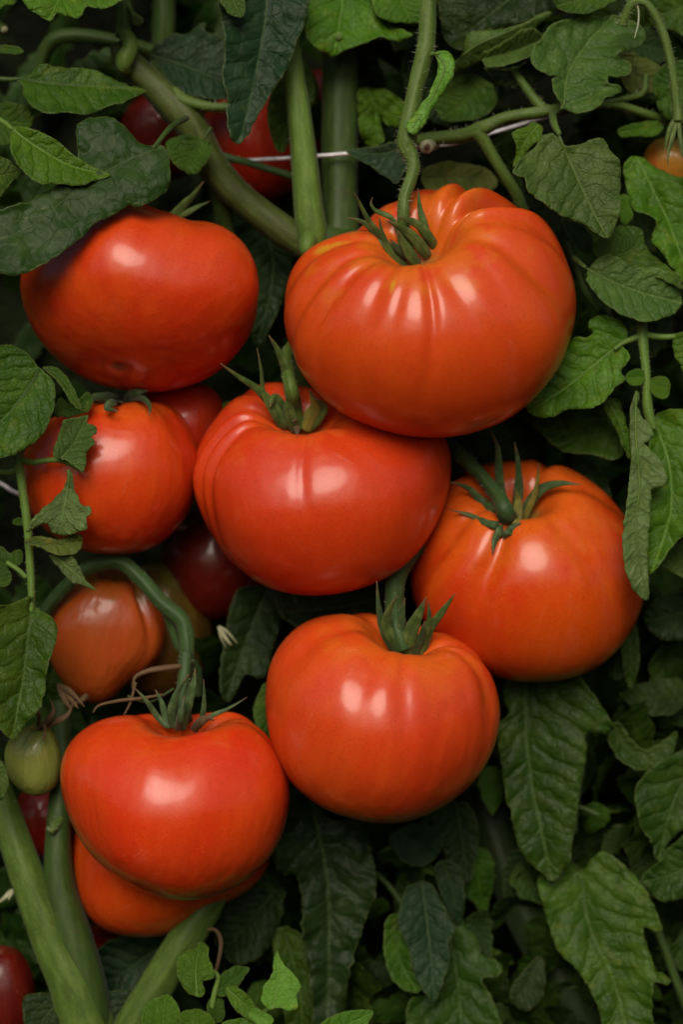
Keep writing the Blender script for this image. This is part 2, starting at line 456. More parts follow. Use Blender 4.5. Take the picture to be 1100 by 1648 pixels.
LEAF_N = [0]
def leaf(label, outline, mid, dep, col='mid', gx=0.0, gy=-0.15, fold=0.22, camber=0.0, quilt=3.0, wave=5.0, droop=0.0,
         roll=0.0, freq=7.0, stalk=None, parent=None, serr=1.8, group=None, grid=4.6, srad=4.5, cat='leaf', smat=None, bend=None):
    """outline, mid in picture units around its own depth; the blade gets fold, quilting between the veins, curl and thickness."""
    LEAF_N[0] += 1
    sd = LEAF_N[0] * 7.31
    o2 = catmull(outline, 5, closed=True)
    # resample evenly
    seg = np.sqrt(((np.roll(o2, -1, axis=0) - o2) ** 2).sum(1)); per = seg.sum()
    acc = np.concatenate([[0], np.cumsum(seg)]); cl = np.vstack([o2, o2[:1]])
    n = max(24, int(per / 3.6))
    s_ = np.arange(n) * per / n
    o3 = np.stack([np.interp(s_, acc, cl[:, 0]), np.interp(s_, acc, cl[:, 1])], 1)
    tan = np.roll(o3, -1, axis=0) - np.roll(o3, 1, axis=0)
    nr = np.stack([tan[:, 1], -tan[:, 0]], 1); nr /= np.maximum(np.sqrt((nr ** 2).sum(1)), 1e-6)[:, None]
    o3 = o3 + nr * np.array([serr * (noise.noise(Vector((s / 11.0, sd, 0))) * 1.3 + noise.noise(Vector((s / 4.5, sd, 5))) * 0.6) for s in s_])[:, None]
    lo, hi = o3.min(0), o3.max(0)
    g = grid
    xs = np.arange(lo[0], hi[0], g); ys = np.arange(lo[1], hi[1], g * 0.866)
    gp = np.array([(x + (g / 2 if j % 2 else 0), y) for j, y in enumerate(ys) for x in xs])
    rs = np.random.RandomState(LEAF_N[0]); gp = gp + rs.uniform(-0.6, 0.6, gp.shape)
    gp = gp[inside(gp, o3)]
    if len(gp):
        gp = gp[polydist(gp, o3) > g * 0.5]
    coords = [Vector((float(a), float(b))) for a, b in o3] + [Vector((float(a), float(b))) for a, b in gp]
    v2, _, fc, _, _, _ = delaunay_2d_cdt(coords, [], [list(range(n))], 1, 1e-4)
    pts = np.array([(v.x, v.y) for v in v2])
    midp = catmull(mid, 5)
    u, d, L = midcoord(pts, midp)
    ed = polydist(pts, o3)
    cx, cy = midp[0]
    half = max(hi[0] - lo[0], hi[1] - lo[1]) * 0.5
    def height(p, u, d, ed):
        ad = np.abs(d)
        mx, my = (lo + hi) / 2
        h = gx * (p[:, 0] - mx) + gy * (p[:, 1] - my)
        h = h + fold * -ad * np.where(ad > 0, 1, 1) + camber * ad ** 2 / max(half, 1)
        ph = (u / L - 0.75 * ad / L) * freq + 0.2 * np.sign(d)
        q = np.abs(np.sin(np.pi * ph))
        q = np.sqrt(q) * np.clip(ad / (0.09 * L + 1), 0, 1)
        nz = np.array([noise.noise(Vector((a / 34.0, b / 34.0, sd))) for a, b in p])
        nz2 = np.array([noise.noise(Vector((a / 13.0, b / 13.0, sd + 9))) for a, b in p])
        ef = np.exp(-ed / 16.0)
        h = h - 0.6 * quilt * q * (0.75 + 0.5 * nz) + wave * nz * (0.45 + 1.4 * ef) + wave * 0.35 * nz2 * (0.4 + ef)
        h = h + roll * np.exp(-ed / 9.0) + droop * (u / L) ** 2 * L * 0.3
        if bend: h = h + bend(p, u / L, d)
        return h
    h = height(pts, u, d, ed)
    base = np.array([midp[0]])
    c0 = P((lo[0] + hi[0]) / 2, (lo[1] + hi[1]) / 2, dep)
    k = kk(dep) * S
    m0 = (lo + hi) / 2
    def toW(p, h): return c0 + Vector(((p[0] - m0[0]) * k, h * k, -(p[1] - m0[1]) * k))
    V = [toW(p, hh) for p, hh in zip(pts, h)]
    mu, md, _ = midcoord(midp, midp)
    med = polydist(midp, o3)
    mh = height(midp, mu, md * 0, med)
    bw = toW(midp[0], mh[0])
    own = parent is None
    root = parent if parent is not None else empty('tomato_leaf', bw, label, cat, group)
    fcs = []
    for f in fc:
        a, b, c = [pts[i] for i in f[:3]]
        if (b[0] - a[0]) * (c[1] - a[1]) - (b[1] - a[1]) * (c[0] - a[0]) > 0: f = f[::-1]
        fcs.append(tuple(f))
    uv = np.stack([u / L, d / L], 1)
    bl = mesh_obj('blade' if own else 'leaflet', V, fcs, leafmat(col, freq), root, origin=bw, uv=uv, attrs={'edge': ed})
    if not own and label: bl['label'] = label
    so = bl.modifiers.new('thickness', 'SOLIDIFY'); so.thickness = 1.3 * S; so.offset = 0
    # midrib as a thin raised rib on the surface
    mm = []
    mt = smat or {'under': M_STEML, 'lime': M_STEML, 'fresh': M_STEML, 'grey': M_STEM}.get(col, M_STEMD)
    nm = len(midp)
    rv, rf = [], []
    for i in range(nm):
        pw = toW(midp[i], mh[i] - (0.4 if col != 'under' else 1.5))
        t = Vector((midp[min(i + 1, nm - 1)][0] - midp[max(i - 1, 0)][0], 0, -(midp[min(i + 1, nm - 1)][1] - midp[max(i - 1, 0)][1]))).normalized()
        a = t.cross(Vector((0, 1, 0))).normalized(); b = Vector((0, -1, 0))
        r = (1.9 * (1 - i / (nm - 1)) + 0.35) * S * min(1.0, L / 110)
        for j in range(6):
            an = math.pi * 2 * j / 6
            rv.append(pw + a * math.cos(an) * r + b * math.sin(an) * r * 0.9)
    for i in range(nm - 1):
        for j in range(6):
            j2 = (j + 1) % 6
            rf.append((i * 6 + j, i * 6 + j2, (i + 1) * 6 + j2, (i + 1) * 6 + j))
    mesh_obj('midrib', rv, rf, mt, bl if not own else root, uv=[(0, 0)] * len(rv))
    if stalk:
        dpt = dep + mh[0]
        sp = [(midp[0][0] + (midp[1][0] - midp[0][0]) * 0.6, midp[0][1] + (midp[1][1] - midp[0][1]) * 0.6, dpt, srad * 0.6), (midp[0][0], midp[0][1], dpt, srad * 0.75)]
        for q_ in stalk:
            sp.append((q_[0], q_[1], q_[2] if len(q_) > 2 else dpt, srad))
        tube('stalk', sp, mt, root if own else bl, sides=10, seed=LEAF_N[0], n=5)
    return root

def sepal(parent, pts, width, mat, name='sepal', cup=0.35, seed=0, bvh=None, lift=5):
    """pts: (px, py, dep). Tapered, slightly keeled strap with real thickness."""
    pp = []
    for i, p_ in enumerate(pts):
        x, y, dp = p_
        if bvh is not None and i > 0:
            o = Vector((0, -D * S, 0)); dr = (P(x, y, 0) - o).normalized()
            hit = bvh.ray_cast(o, dr)
            if hit[0] is not None:
                dp = min(dp, hit[0].y / S - lift)
        pp.append((x, y, dp))
    c = catmull(pp, 6)
    m = len(c)
    W = [P(*a) for a in c]
    verts, uv, faces = [], [], []
    ns = 7
    for i in range(m):
        t = (W[min(i + 1, m - 1)] - W[max(i - 1, 0)]).normalized()
        f = i / (m - 1)
        a = t.cross(Vector((0, -1, 0)))
        if a.length < 0.1: a = Vector((1, 0, 0))
        a.normalize(); b = a.cross(t).normalized()
        if b.y > 0: b = -b
        tw = 1.1 * f * f * math.sin(seed * 2.7) + 0.5 * noise.noise(Vector((f * 2, seed * 1.3, 0)))
        a2 = a * math.cos(tw) + b * math.sin(tw); b2 = b * math.cos(tw) - a * math.sin(tw)
        wd = width * 0.5 * S * (0.55 + 0.45 * math.sin(min(1, f * 1.9) * math.pi * 0.5)) * max(0.08, (1 - f ** 2.2)) * (1 + 0.15 * noise.noise(Vector((f * 7, seed, 3))))
        th = 1.1 * S * (1 - 0.6 * f)
        for j in range(ns):          # front skin
            s_ = -1 + 2 * j / (ns - 1)
            verts.append(W[i] + a2 * s_ * wd + b2 * (th - cup * wd * (s_ * s_)))
            uv.append((f, s_))
        for j in range(ns):          # back skin
            s_ = 1 - 2 * j / (ns - 1)
            verts.append(W[i] + a2 * s_ * wd * 0.96 + b2 * (-th - cup * wd * (s_ * s_)))
            uv.append((f, s_))
    k = 2 * ns
    for i in range(m - 1):
        for j in range(k):
            j2 = (j + 1) % k
            faces.append((i * k + j, i * k + j2, (i + 1) * k + j2, (i + 1) * k + j))
    faces.append(tuple((m - 1) * k + j for j in range(k)))
    faces.append(tuple(range(k))[::-1])
    return mesh_obj(name, verts, faces, mat, parent, uv=uv)

def tomato(label, center, dep, Rr, H, tilt, lean, outline, mat, cav=0.33, cavw=0.30, furrows=(), lobes=5, lobamp=0.012, seed=1,
           depthscale=0.95, blossom=True, nu=150, nv=120, group=None, belly=0.0, marks=()):
    cx, cy = center
    v = []
    loc = []
    a = R(tilt); ln = R(lean)
    for i in range(nv + 1):
        th = math.pi * i / nv
        for j in range(nu):
            ph = 2 * math.pi * j / nu
            st, ct = math.sin(th), math.cos(th)
            rho = abs(st) ** 0.90
            z = math.copysign(abs(ct) ** 0.96, ct)
            if z < 0: z *= 1 + belly
            f = 0.0
            for (fa, fd, fw) in furrows:
                # each furrow wanders a little as it runs down the fruit
                fa2 = R(fa) + 0.10 * math.sin(th * 2.1 + fa)
                dd = (ph - fa2 + math.pi) % (2 * math.pi) - math.pi
                f += fd * math.exp(-(dd / fw) ** 2)
            G = math.exp(-((th - 0.62) / 0.62) ** 2) * (1 - math.exp(-(th / 0.16) ** 2)) + 0.10 * st
            lob = lobamp * math.cos(lobes * ph + seed) + lobamp * 0.7 * math.cos((lobes - 2) * ph + seed * 2.3)
            r = rho * (1 + lob * st - f * G * 0.9)
            zz = z - f * G * 0.55 + lob * 0.8 * G
            zz -= cav * math.exp(-(rho / cavw) ** 2) * (1 if th < math.pi / 2 else 0)
            zz += 0.035 * math.exp(-(rho / 0.10) ** 2) * (1 if th > math.pi / 2 else 0)
            # phi 0 = front
            x = math.sin(ph) * r * Rr; y = -math.cos(ph) * r * Rr * depthscale; z3 = zz * H
            nn = noise.noise(Vector((math.sin(ph) * st * 1.3 + seed * 5, math.cos(ph) * st * 1.3, ct * 1.3)))
            s_ = 1 + 0.022 * nn
            v.append((x * s_, y * s_, z3 * s_))
            loc.append((math.sin(ph) * rho, math.cos(ph) * rho, i / nv))
    v = np.array(v)
    Mx = np.array(Matrix.Rotation(ln, 3, 'Y') @ Matrix.Rotation(a, 3, 'X'))
    v = v @ Mx.T
    if outline is not None:
        ol = catmull(outline, 6, closed=True)
        ol = np.stack([ol[:, 0] - cx, -(ol[:, 1] - cy)], 1)
        nb = 96
        ang = np.arctan2(v[:, 2], v[:, 0]); rr = np.sqrt(v[:, 0] ** 2 + v[:, 2] ** 2)
        mr = np.zeros(nb)
        bi = ((ang + math.pi) / (2 * math.pi) * nb).astype(int) % nb
        np.maximum.at(mr, bi, rr)
        oa = np.arctan2(ol[:, 1], ol[:, 0]); orr = np.sqrt((ol ** 2).sum(1))
        od = np.argsort(oa)
        ba = (np.arange(nb) + 0.5) / nb * 2 * math.pi - math.pi
        tr = np.interp(ba, oa[od], orr[od], period=2 * math.pi)
        sc = tr / mr
        kern = np.array([1, 2, 3, 2, 1]) / 9
        sc = np.convolve(np.concatenate([sc[-2:], sc, sc[:2]]), kern, 'valid')
        s_v = np.interp(ang, ba, sc, period=2 * math.pi)
        mean = sc.mean()
        tt = np.clip(rr / (0.85 * Rr), 0, 1); wgt = tt * tt * (3 - 2 * tt)
        s_v = mean + (s_v - mean) * wgt
        v[:, 0] *= s_v; v[:, 2] *= s_v
    k = S * kk(dep)
    c0 = P(cx, cy, dep)
    V = [c0 + Vector((float(p[0]) * k, float(p[1]) * k, float(p[2]) * k)) for p in v]
    faces = []
    for i in range(nv):
        for j in range(nu):
            j2 = (j + 1) % nu
            faces.append((i * nu + j, (i + 1) * nu + j, (i + 1) * nu + j2, i * nu + j2))
    mk = np.zeros(len(v))
    PH = np.tile(2 * math.pi * np.arange(nu) / nu, nv + 1); TH = np.repeat(math.pi * np.arange(nv + 1) / nv, nu)
    rs = np.random.RandomState(5)
    for (mx, my, sp, st_, am) in marks:
        d2 = (v[:, 0] - (mx - cx)) ** 2 + (v[:, 2] + (my - cy)) ** 2 + np.where(v[:, 1] > 0, 1e6, 0)
        q0 = int(np.argmin(d2))
        dp_ = (PH - PH[q0] + math.pi) % (2 * math.pi) - math.pi
        mk = np.maximum(mk, am * np.exp(-(dp_ / sp) ** 2 - ((TH - TH[q0]) / st_) ** 2))
    bottom = c0 - Vector((0, 0, H * k))
    root = empty('tomato', bottom, label, 'tomato', group or 'tomatoes on the vine')
    fr = mesh_obj('fruit', V, faces, mat, root, origin=c0, attrs={'loc': loc, 'mark': mk})
    bv = BVHTree.FromPolygons([tuple(x) for x in V], faces)
    pit = V[0]
    return root, bv, pit

# ------------------------------------------------------------------ the dense foliage behind (stuff)
def shadow_foliage(name, label, count, region, deps, keys, seed, size=(60, 150), facing=0.6, skip=None):
    rng = random.Random(seed)
    nt_, nsx = 15, 8
    mats = [leafmat(k_) for k_ in keys]
    V, F, UV, E, MI = [], [], [], [], []
    for q_ in range(count):
        x = rng.uniform(region[0], region[2]); y = rng.uniform(region[1], region[3])
        if skip and skip(x, y): continue
        dep = rng.uniform(*deps)
        L = rng.uniform(*size); wd = L * rng.uniform(0.24, 0.36)
        c0 = P(x, y, dep)
        tilt = Matrix.Rotation(rng.gauss(0, 0.6), 3, 'Z') @ Matrix.Rotation(rng.gauss(0.35, 0.5), 3, 'X')
        spin = Matrix.Rotation(rng.gauss(math.pi, 0.9), 3, 'Y')
        Mx = tilt @ spin
        lob = rng.uniform(0.1, 0.3); nl = rng.choice((3, 3.5, 4, 5)); po = rng.uniform(0, 1); cv = rng.uniform(-0.5, 0.7); fo = rng.uniform(0, 0.5); s1 = rng.uniform(0, 99)
        k0 = len(V)
        for i in range(nt_ + 1):
            t = i / nt_
            wv = wd * (math.sin(math.pi * t ** 0.72) ** 0.8 if 0 < t < 1 else 0) * (1 - lob * abs(math.sin(math.pi * (t * nl + po)))) + 0.2
            for j in range(nsx + 1):
                s_ = -1 + 2 * j / nsx
                xx = s_ * wv + wd * 0.15 * math.sin(3 * t + s1)
                zz = t * L - abs(s_) * wv * 0.15
                yy = cv * L * (t - 0.4) ** 2 - fo * abs(xx) + 0.05 * L * noise.noise(Vector((xx / 22, zz / 22, s1))) + 2.2 * abs(math.sin(math.pi * (t * 7 - abs(s_) * 1.2))) * min(1, abs(s_) * 3)
                p = Mx @ Vector((xx, -yy, zz - L * 0.5))
                V.append(c0 + p * S); UV.append((t, s_ * wv / L)); E.append((1 - abs(s_)) * wv)
        for i in range(nt_):
            for j in range(nsx):
                a = k0 + i * (nsx + 1) + j
                F.append((a, a + 1, a + nsx + 2, a + nsx + 1)); MI.append(q_ % len(mats))
    o = mesh_obj(name, V, F, mats[0], None, origin=V[0], uv=UV, attrs={'edge': E})
    for m in mats[1:]: o.data.materials.append(m)
    o.data.polygons.foreach_set('material_index', MI)
    tag(o, label, 'foliage', None, 'stuff')
    return o

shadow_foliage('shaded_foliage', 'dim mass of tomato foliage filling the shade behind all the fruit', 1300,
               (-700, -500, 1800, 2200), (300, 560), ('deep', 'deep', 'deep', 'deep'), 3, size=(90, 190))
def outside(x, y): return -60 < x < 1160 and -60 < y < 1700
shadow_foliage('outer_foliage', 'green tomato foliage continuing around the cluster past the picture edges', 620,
               (-650, -520, 1750, 2150), (60, 330), ('dark', 'mid', 'deep'), 5, size=(90, 180), skip=outside)  # unseen continuation of the plant, placed also to occlude light
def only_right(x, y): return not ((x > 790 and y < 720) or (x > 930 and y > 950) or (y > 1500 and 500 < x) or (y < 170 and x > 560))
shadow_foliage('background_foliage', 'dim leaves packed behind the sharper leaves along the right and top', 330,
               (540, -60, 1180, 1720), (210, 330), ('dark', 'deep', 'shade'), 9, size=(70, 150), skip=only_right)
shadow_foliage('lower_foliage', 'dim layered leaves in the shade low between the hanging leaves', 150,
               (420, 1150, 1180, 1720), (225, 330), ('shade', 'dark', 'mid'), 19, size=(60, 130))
# near-black sheet added far behind, standing in for shade in the gaps
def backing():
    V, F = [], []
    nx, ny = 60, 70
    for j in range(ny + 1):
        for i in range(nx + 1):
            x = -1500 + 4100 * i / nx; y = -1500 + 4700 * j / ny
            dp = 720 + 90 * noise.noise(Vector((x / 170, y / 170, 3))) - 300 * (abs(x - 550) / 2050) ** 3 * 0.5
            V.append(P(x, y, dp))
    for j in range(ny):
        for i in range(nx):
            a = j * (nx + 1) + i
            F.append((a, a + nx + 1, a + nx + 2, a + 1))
    q = N('backdrop_painted_shade')
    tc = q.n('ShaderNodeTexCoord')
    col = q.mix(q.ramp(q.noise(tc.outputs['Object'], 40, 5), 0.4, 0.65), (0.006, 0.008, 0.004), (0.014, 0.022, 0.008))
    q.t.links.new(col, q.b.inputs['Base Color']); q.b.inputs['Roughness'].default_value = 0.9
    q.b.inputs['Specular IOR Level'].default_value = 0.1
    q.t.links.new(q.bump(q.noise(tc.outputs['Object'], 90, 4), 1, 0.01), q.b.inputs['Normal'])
    o = mesh_obj('shade_backdrop', V, F, q.m, None)
    tag(o, 'near-black sheet added as painted shade behind the foliage', 'shade_backdrop', None, 'structure')
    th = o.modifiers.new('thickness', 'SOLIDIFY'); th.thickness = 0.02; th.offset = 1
backing()
# ------------------------------------------------------------------ tomatoes
RED = (0.56, 0.040, 0.010); ORG = (0.66, 0.105, 0.012); YEL = (0.58, 0.24, 0.02)
M_T1 = fruitmat('skin_main', (0.57, 0.050, 0.006), (0.64, 0.092, 0.007), (0.60, 0.16, 0.010), 0.5, 0.35, 0.10, 0.22, 0.5, 1.0)
M_T4 = fruitmat('skin_red', (0.54, 0.036, 0.006), (0.60, 0.062, 0.006), (0.60, 0.10, 0.012), 0.40, 0.34, 0.05, 0.18, 0.5, 2.0)
M_T2 = fruitmat('skin_upper', (0.53, 0.030, 0.005), (0.62, 0.075, 0.006), (0.60, 0.12, 0.01), 0.60, 0.32, 0.08, 0.3, 0.6, 3.2)
M_T5 = fruitmat('skin_orange_red', (0.56, 0.042, 0.004), (0.64, 0.098, 0.005), (0.60, 0.12, 0.01), 0.5, 0.30, 0.10, 0.4, 0.6, 4.4)
M_T6 = fruitmat('skin_warm', (0.57, 0.045, 0.007), (0.64, 0.090, 0.008), (0.60, 0.13, 0.01), 0.6, 0.33, 0.06, 0.3, 0.5, 5.1)
M_T7 = fruitmat('skin_scarlet', (0.58, 0.032, 0.005), (0.63, 0.070, 0.006), (0.60, 0.10, 0.01), 0.5, 0.29, 0.04, 0.2, 0.5, 6.7)
M_DK = fruitmat('skin_red_painted_shade', (0.20, 0.008, 0.003), (0.28, 0.016, 0.004), (0.25, 0.04, 0.01), 0.5, 0.42, 0.05, 0.2, 0.5, 7.7)  # red skin darkened, the shade behind the stems is in the colour
M_MD = fruitmat('skin_red_painted_half_shade', (0.36, 0.018, 0.005), (0.44, 0.036, 0.006), (0.36, 0.06, 0.01), 0.5, 0.4, 0.05, 0.2, 0.5, 6.1)  # half-dark red skin, painted shade for fruit set further back
M_VD = fruitmat('skin_red_painted_deep_shade', (0.085, 0.004, 0.002), (0.12, 0.007, 0.002), (0.12, 0.02, 0.005), 0.5, 0.45, 0.05, 0.2, 0.5, 6.4)  # near-black skin colour stands in for deep shadow on far fruit
M_BR = fruitmat('skin_bronze', (0.38, 0.062, 0.010), (0.34, 0.095, 0.010), (0.15, 0.13, 0.016), 0.45, 0.30, 0.1, 0.3, 0.6, 8.3)
M_BG = fruitmat('skin_bronze_green', (0.07, 0.045, 0.006), (0.11, 0.040, 0.006), (0.11, 0.13, 0.02), 0.5, 0.35, 0.1, 0.5, 0.6, 9.3)
M_GR = fruitmat('skin_green', (0.20, 0.24, 0.045), (0.27, 0.28, 0.07), (0.13, 0.19, 0.03), 0.6, 0.33, 0.2, 0.5, 0.7, 9.9)
M_OG = fruitmat('skin_turning', (0.50, 0.15, 0.02), (0.42, 0.26, 0.03), (0.2, 0.25, 0.03), 0.8, 0.35, 0.1, 0.5, 0.6, 3.9)

def stalk_and_sepals(root, bv, pit, stalk, smat, seps, hair=0, hl=7, extra=()):
    pd = pit.y / S
    if stalk:
        tube('stalk', stalk, smat, root, sides=16, hair=hair, hairlen=hl, seed=int(abs(pit.x) * 1e4) % 50, lump=0.14, ridge=0.07)
    for i, (pts, wd, mt) in enumerate(seps):
        n = len(pts)
        q_ = []
        for j, p_ in enumerate(pts):
            dp = p_[2] if len(p_) > 2 else pd - 14 * j
            q_.append((p_[0], p_[1], dp))
        sepal(root, q_, wd * 1.3, mt, seed=i + pit.x * 100, bvh=bv, lift=4)

# --- 1 the big ribbed one
o1 = [(690,297),(740,293),(790,302),(840,328),(880,360),(905,395),(921,440),(929,490),(922,540),(900,590),(870,630),(838,662),(800,685),(750,701),(700,706),(650,703),(600,690),(555,670),(520,643),(490,608),(470,568),(458,520),(457,480),(464,445),(480,412),(510,390),(545,378),(580,362),(605,338),(645,311)]
t1, b1, p1 = tomato('largest tomato, orange-red and deeply ribbed, with yellow streaks beside its curled calyx', (688, 502), 0, 238, 172, 40, -10, o1, M_T1,
    marks=[(627,478,0.035,0.075,0.9),(520,405,0.06,0.10,0.8),(548,398,0.05,0.12,0.7),(590,430,0.03,0.08,0.35),(655,445,0.05,0.03,0.5)], cav=0.62, cavw=0.25, lobes=7, lobamp=0.012, seed=1.3,
    furrows=[(113,0.26,0.13),(111,0.14,0.05),(88,0.02,0.06),(143,0.15,0.10),(166,0.06,0.12),(192,0.06,0.15),(92,0.06,0.13),(66,0.055,0.12),(40,0.022,0.12),(17,0.02,0.09),(-6,0.042,0.05),(-17,0.018,0.06),(-37,0.035,0.10),(-62,0.05,0.09),(-82,0.06,0.10),(-108,0.08,0.12),(-140,0.10,0.14)], nu=260, nv=180)
pd = p1.y / S
stalk_and_sepals(t1, b1, p1,
    [(692,-60,-10,14),(690,0,-15,13.5),(687,60,-20,14),(684,84,-22,15.5),(672,130,-28,13.5),(661,180,-35,14),(656,212,-38,15.5),(655,236,-40,15.5),(664,256,-45,11),(664,280,-50,10),(652,315,-58,9.5),(650,345,-62,10),(650,375,-52,11),(654,405,pd-10,14)], M_STEM,
    [([(652,424,pd),(632,402),(612,378),(592,352),(578,325),(571,311)], 9, M_SEPAL),
     ([(652,400,pd),(634,356,-60),(620,345,-60),(605,338,-62),(598,328,-66),(600,318,-70)], 8, M_SEPAL),
     ([(650,418,pd),(622,398,-60),(602,370,-58),(582,357,-58),(559,350,-60)], 12, M_SEPAL),
     ([(656,428,pd),(642,420),(628,404),(616,374),(611,350)], 12, M_SEPAL),
     ([(690,414,pd),(684,404),(668,384),(645,366),(622,355)], 17, M_SEPAL),
     ([(676,424,pd),(668,418),(652,396),(641,372)], 17, M_SEPAL),
     ([(700,400,pd),(694,386),(674,362),(655,353),(642,350)], 14, M_SEPAL),
     ([(690,392,pd-5),(684,365,-60),(676,335,-62),(673,303,-66)], 11, M_SEPAL),
     ([(660,414,pd),(652,408),(640,398),(628,384)], 14, M_SEPALD),
     ], hair=420, hl=9)

# --- 2 upper left
o2 = [(122,346),(172,334),(225,331),(262,346),(300,352),(345,360),(385,385),(410,420),(419,465),(412,510),(395,548),(364,584),(320,613),(256,629),(200,626),(138,610),(91,581),(57,544),(39,500),(32,462),(38,425),(58,388),(86,362)]
t2, b2, p2 = tomato('smooth red tomato at upper left, wide dark leaf over it, brown scar near base', (226, 482), 60, 193, 138, -28, 14, o2, M_T2,
    cav=0.3, cavw=0.3, lobes=5, lobamp=0.02, seed=2.0, furrows=[(20,0.14,0.28),(-40,0.05,0.25),(75,0.06,0.2),(150,0.1,0.2)])
pd = p2.y / S
stalk_and_sepals(t2, None, p2, None, M_STEM,
    [([(270,352,pd),(290,335,pd-10),(308,318,pd-20),(328,292,pd-30)], 13, M_SEPAL), ([(275,356,pd),(300,342,pd-8),(318,332,pd-10),(338,324,pd-12)], 10, M_SEPAL)])

# --- 3 left, below it
o3 = [(75,680),(120,655),(160,645),(210,640),(255,640),(290,662),(312,700),(320,745),(316,790),(300,830),(270,865),(235,886),(190,892),(140,888),(90,865),(55,830),(38,780),(42,725)]
t3, b3, p3 = tomato('squarish red tomato tucked under the upper left one, crumpled leaf over its left side', (182, 768), 130, 142, 128, 5, 0, o3, M_T2,
    cav=0.28, cavw=0.3, lobes=4, lobamp=0.03, seed=3.1, furrows=[(60,0.05,0.2),(-60,0.06,0.2)])
pd = p3.y / S
stalk_and_sepals(t3, b3, p3, None, M_STEM,
    [([(195,645,pd),(175,640,60),(152,640,40),(138,652,20)], 16, M_SEPALD), ([(195,648,pd),(185,645,30),(172,656,10),(190,662,0)], 14, M_SEPALD),
     ([(200,645,pd),(225,640,40),(240,652,10),(240,668,0)], 9, M_SEPALD), ([(200,645,pd),(215,632,60),(240,628,60)], 14, M_SEPALD)])
tomato('shade-dimmed red tomato shoulder in the gap between the squarish tomato and the middle one', (288, 690), 205, 78, 72, 10, 0,
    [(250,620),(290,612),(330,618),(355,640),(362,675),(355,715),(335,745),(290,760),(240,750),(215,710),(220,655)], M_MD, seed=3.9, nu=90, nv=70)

# --- 4 middle
o4 = [(395,625),(440,612),(500,622),(560,640),(620,650),(670,665),(710,690),(725,725),(724,780),(708,835),(680,880),(640,918),(590,943),(530,956),(475,956),(425,942),(380,910),(345,868),(320,815),(309,765),(314,725),(332,690),(362,652)]
t4, b4, p4 = tomato('red middle tomato, ribbed on its left side, directly under the largest one', (517, 788), 85, 209, 156, 28, -13, o4, M_T4,
    cav=0.50, cavw=0.26, lobes=6, lobamp=0.010, seed=4.2,
    furrows=[(-4,0.022,0.06),(-66,0.075,0.09),(-84,0.11,0.10),(-108,0.12,0.12),(-140,0.10,0.15),(60,0.04,0.2),(105,0.08,0.15),(150,0.1,0.2),(24,0.012,0.1)], nu=200, nv=150)
pd = p4.y / S
stalk_and_sepals(t4, b4, p4,
    [(520,500,190,11),(485,540,120,10),(462,572,60,10),(464,602,25,10),(470,630,10,11),(474,655,pd-5,12),(478,690,pd+8,13)], M_STEM,
    [([(462,690,pd),(456,680),(438,652),(413,626),(384,606),(355,585)], 15, M_SEPAL),
     ([(456,690,pd),(450,682),(440,664),(425,633),(421,596),(414,560)], 10, M_SEPAL),
     ([(482,694,pd),(470,680),(464,655),(468,625)], 22, M_SEPAL),
     ([(492,694,pd),(500,672),(508,652),(498,628)], 22, M_SEPALY),
     ([(500,690,pd),(512,672),(522,655),(505,640)], 16, M_SEPAL),
     ([(474,676,pd-20),(478,690),(478,704)], 9, M_DRY),
     ([(462,680,pd),(452,655),(442,640),(435,655)], 18, M_SEPAL),
     ([(474,685,pd),(468,640),(462,600),(448,565),(433,540)], 17, M_SEPAL)], hair=160, hl=7)

# --- 5 right
o5 = [(700,800),(740,765),(790,745),(850,740),(910,750),(960,778),(1000,820),(1028,870),(1040,925),(1034,975),(1010,1025),(975,1062),(930,1085),(880,1095),(820,1094),(770,1078),(720,1040),(682,1000),(662,950),(664,900),(678,845)]
t5, b5, p5 = tomato('orange-red tomato at right with a spread star calyx, grey-green leaf over its edge', (852, 918), 150, 190, 156, 36, -8, o5, M_T5,
    cav=0.42, cavw=0.24, lobes=5, lobamp=0.014, seed=5.5,
    furrows=[(-30,0.11,0.14),(-75,0.07,0.15),(150,0.1,0.15),(-140,0.12,0.18),(95,0.05,0.2),(30,0.03,0.15)], nu=190, nv=140)
pd = p5.y / S
stalk_and_sepals(t5, b5, p5,
    [(722,715,120,13),(745,735,90,12),(775,765,60,11),(800,795,30,12),(815,825,5,15),(822,850,pd,16)], M_TEAL,
    [([(815,848,pd),(812,820),(806,785),(803,750),(801,720),(790,692)], 15, M_SEPALT),
     ([(830,846,pd),(832,820),(836,784),(835,747),(829,711)], 15, M_SEPALT),
     ([(838,848,pd),(848,826),(860,800),(866,775),(868,745)], 10, M_SEPALY),
     ([(842,850,pd),(850,815),(872,787),(904,777),(936,780)], 16, M_SEPALT),
     ([(828,858,pd),(832,842),(836,812),(829,786)], 20, M_SEPALY),
     ([(815,845,pd),(800,826),(776,808),(755,787),(725,776)], 17, M_SEPALT),
     ([(818,852,pd),(802,846),(782,840),(755,828),(725,820)], 12, M_SEPALT),
     ([(820,856,pd),(810,852),(798,868),(794,893)], 15, M_SEPALT),
     ([(826,858,pd),(818,862),(826,850),(840,842)], 16, M_SEPALD)], hair=60)

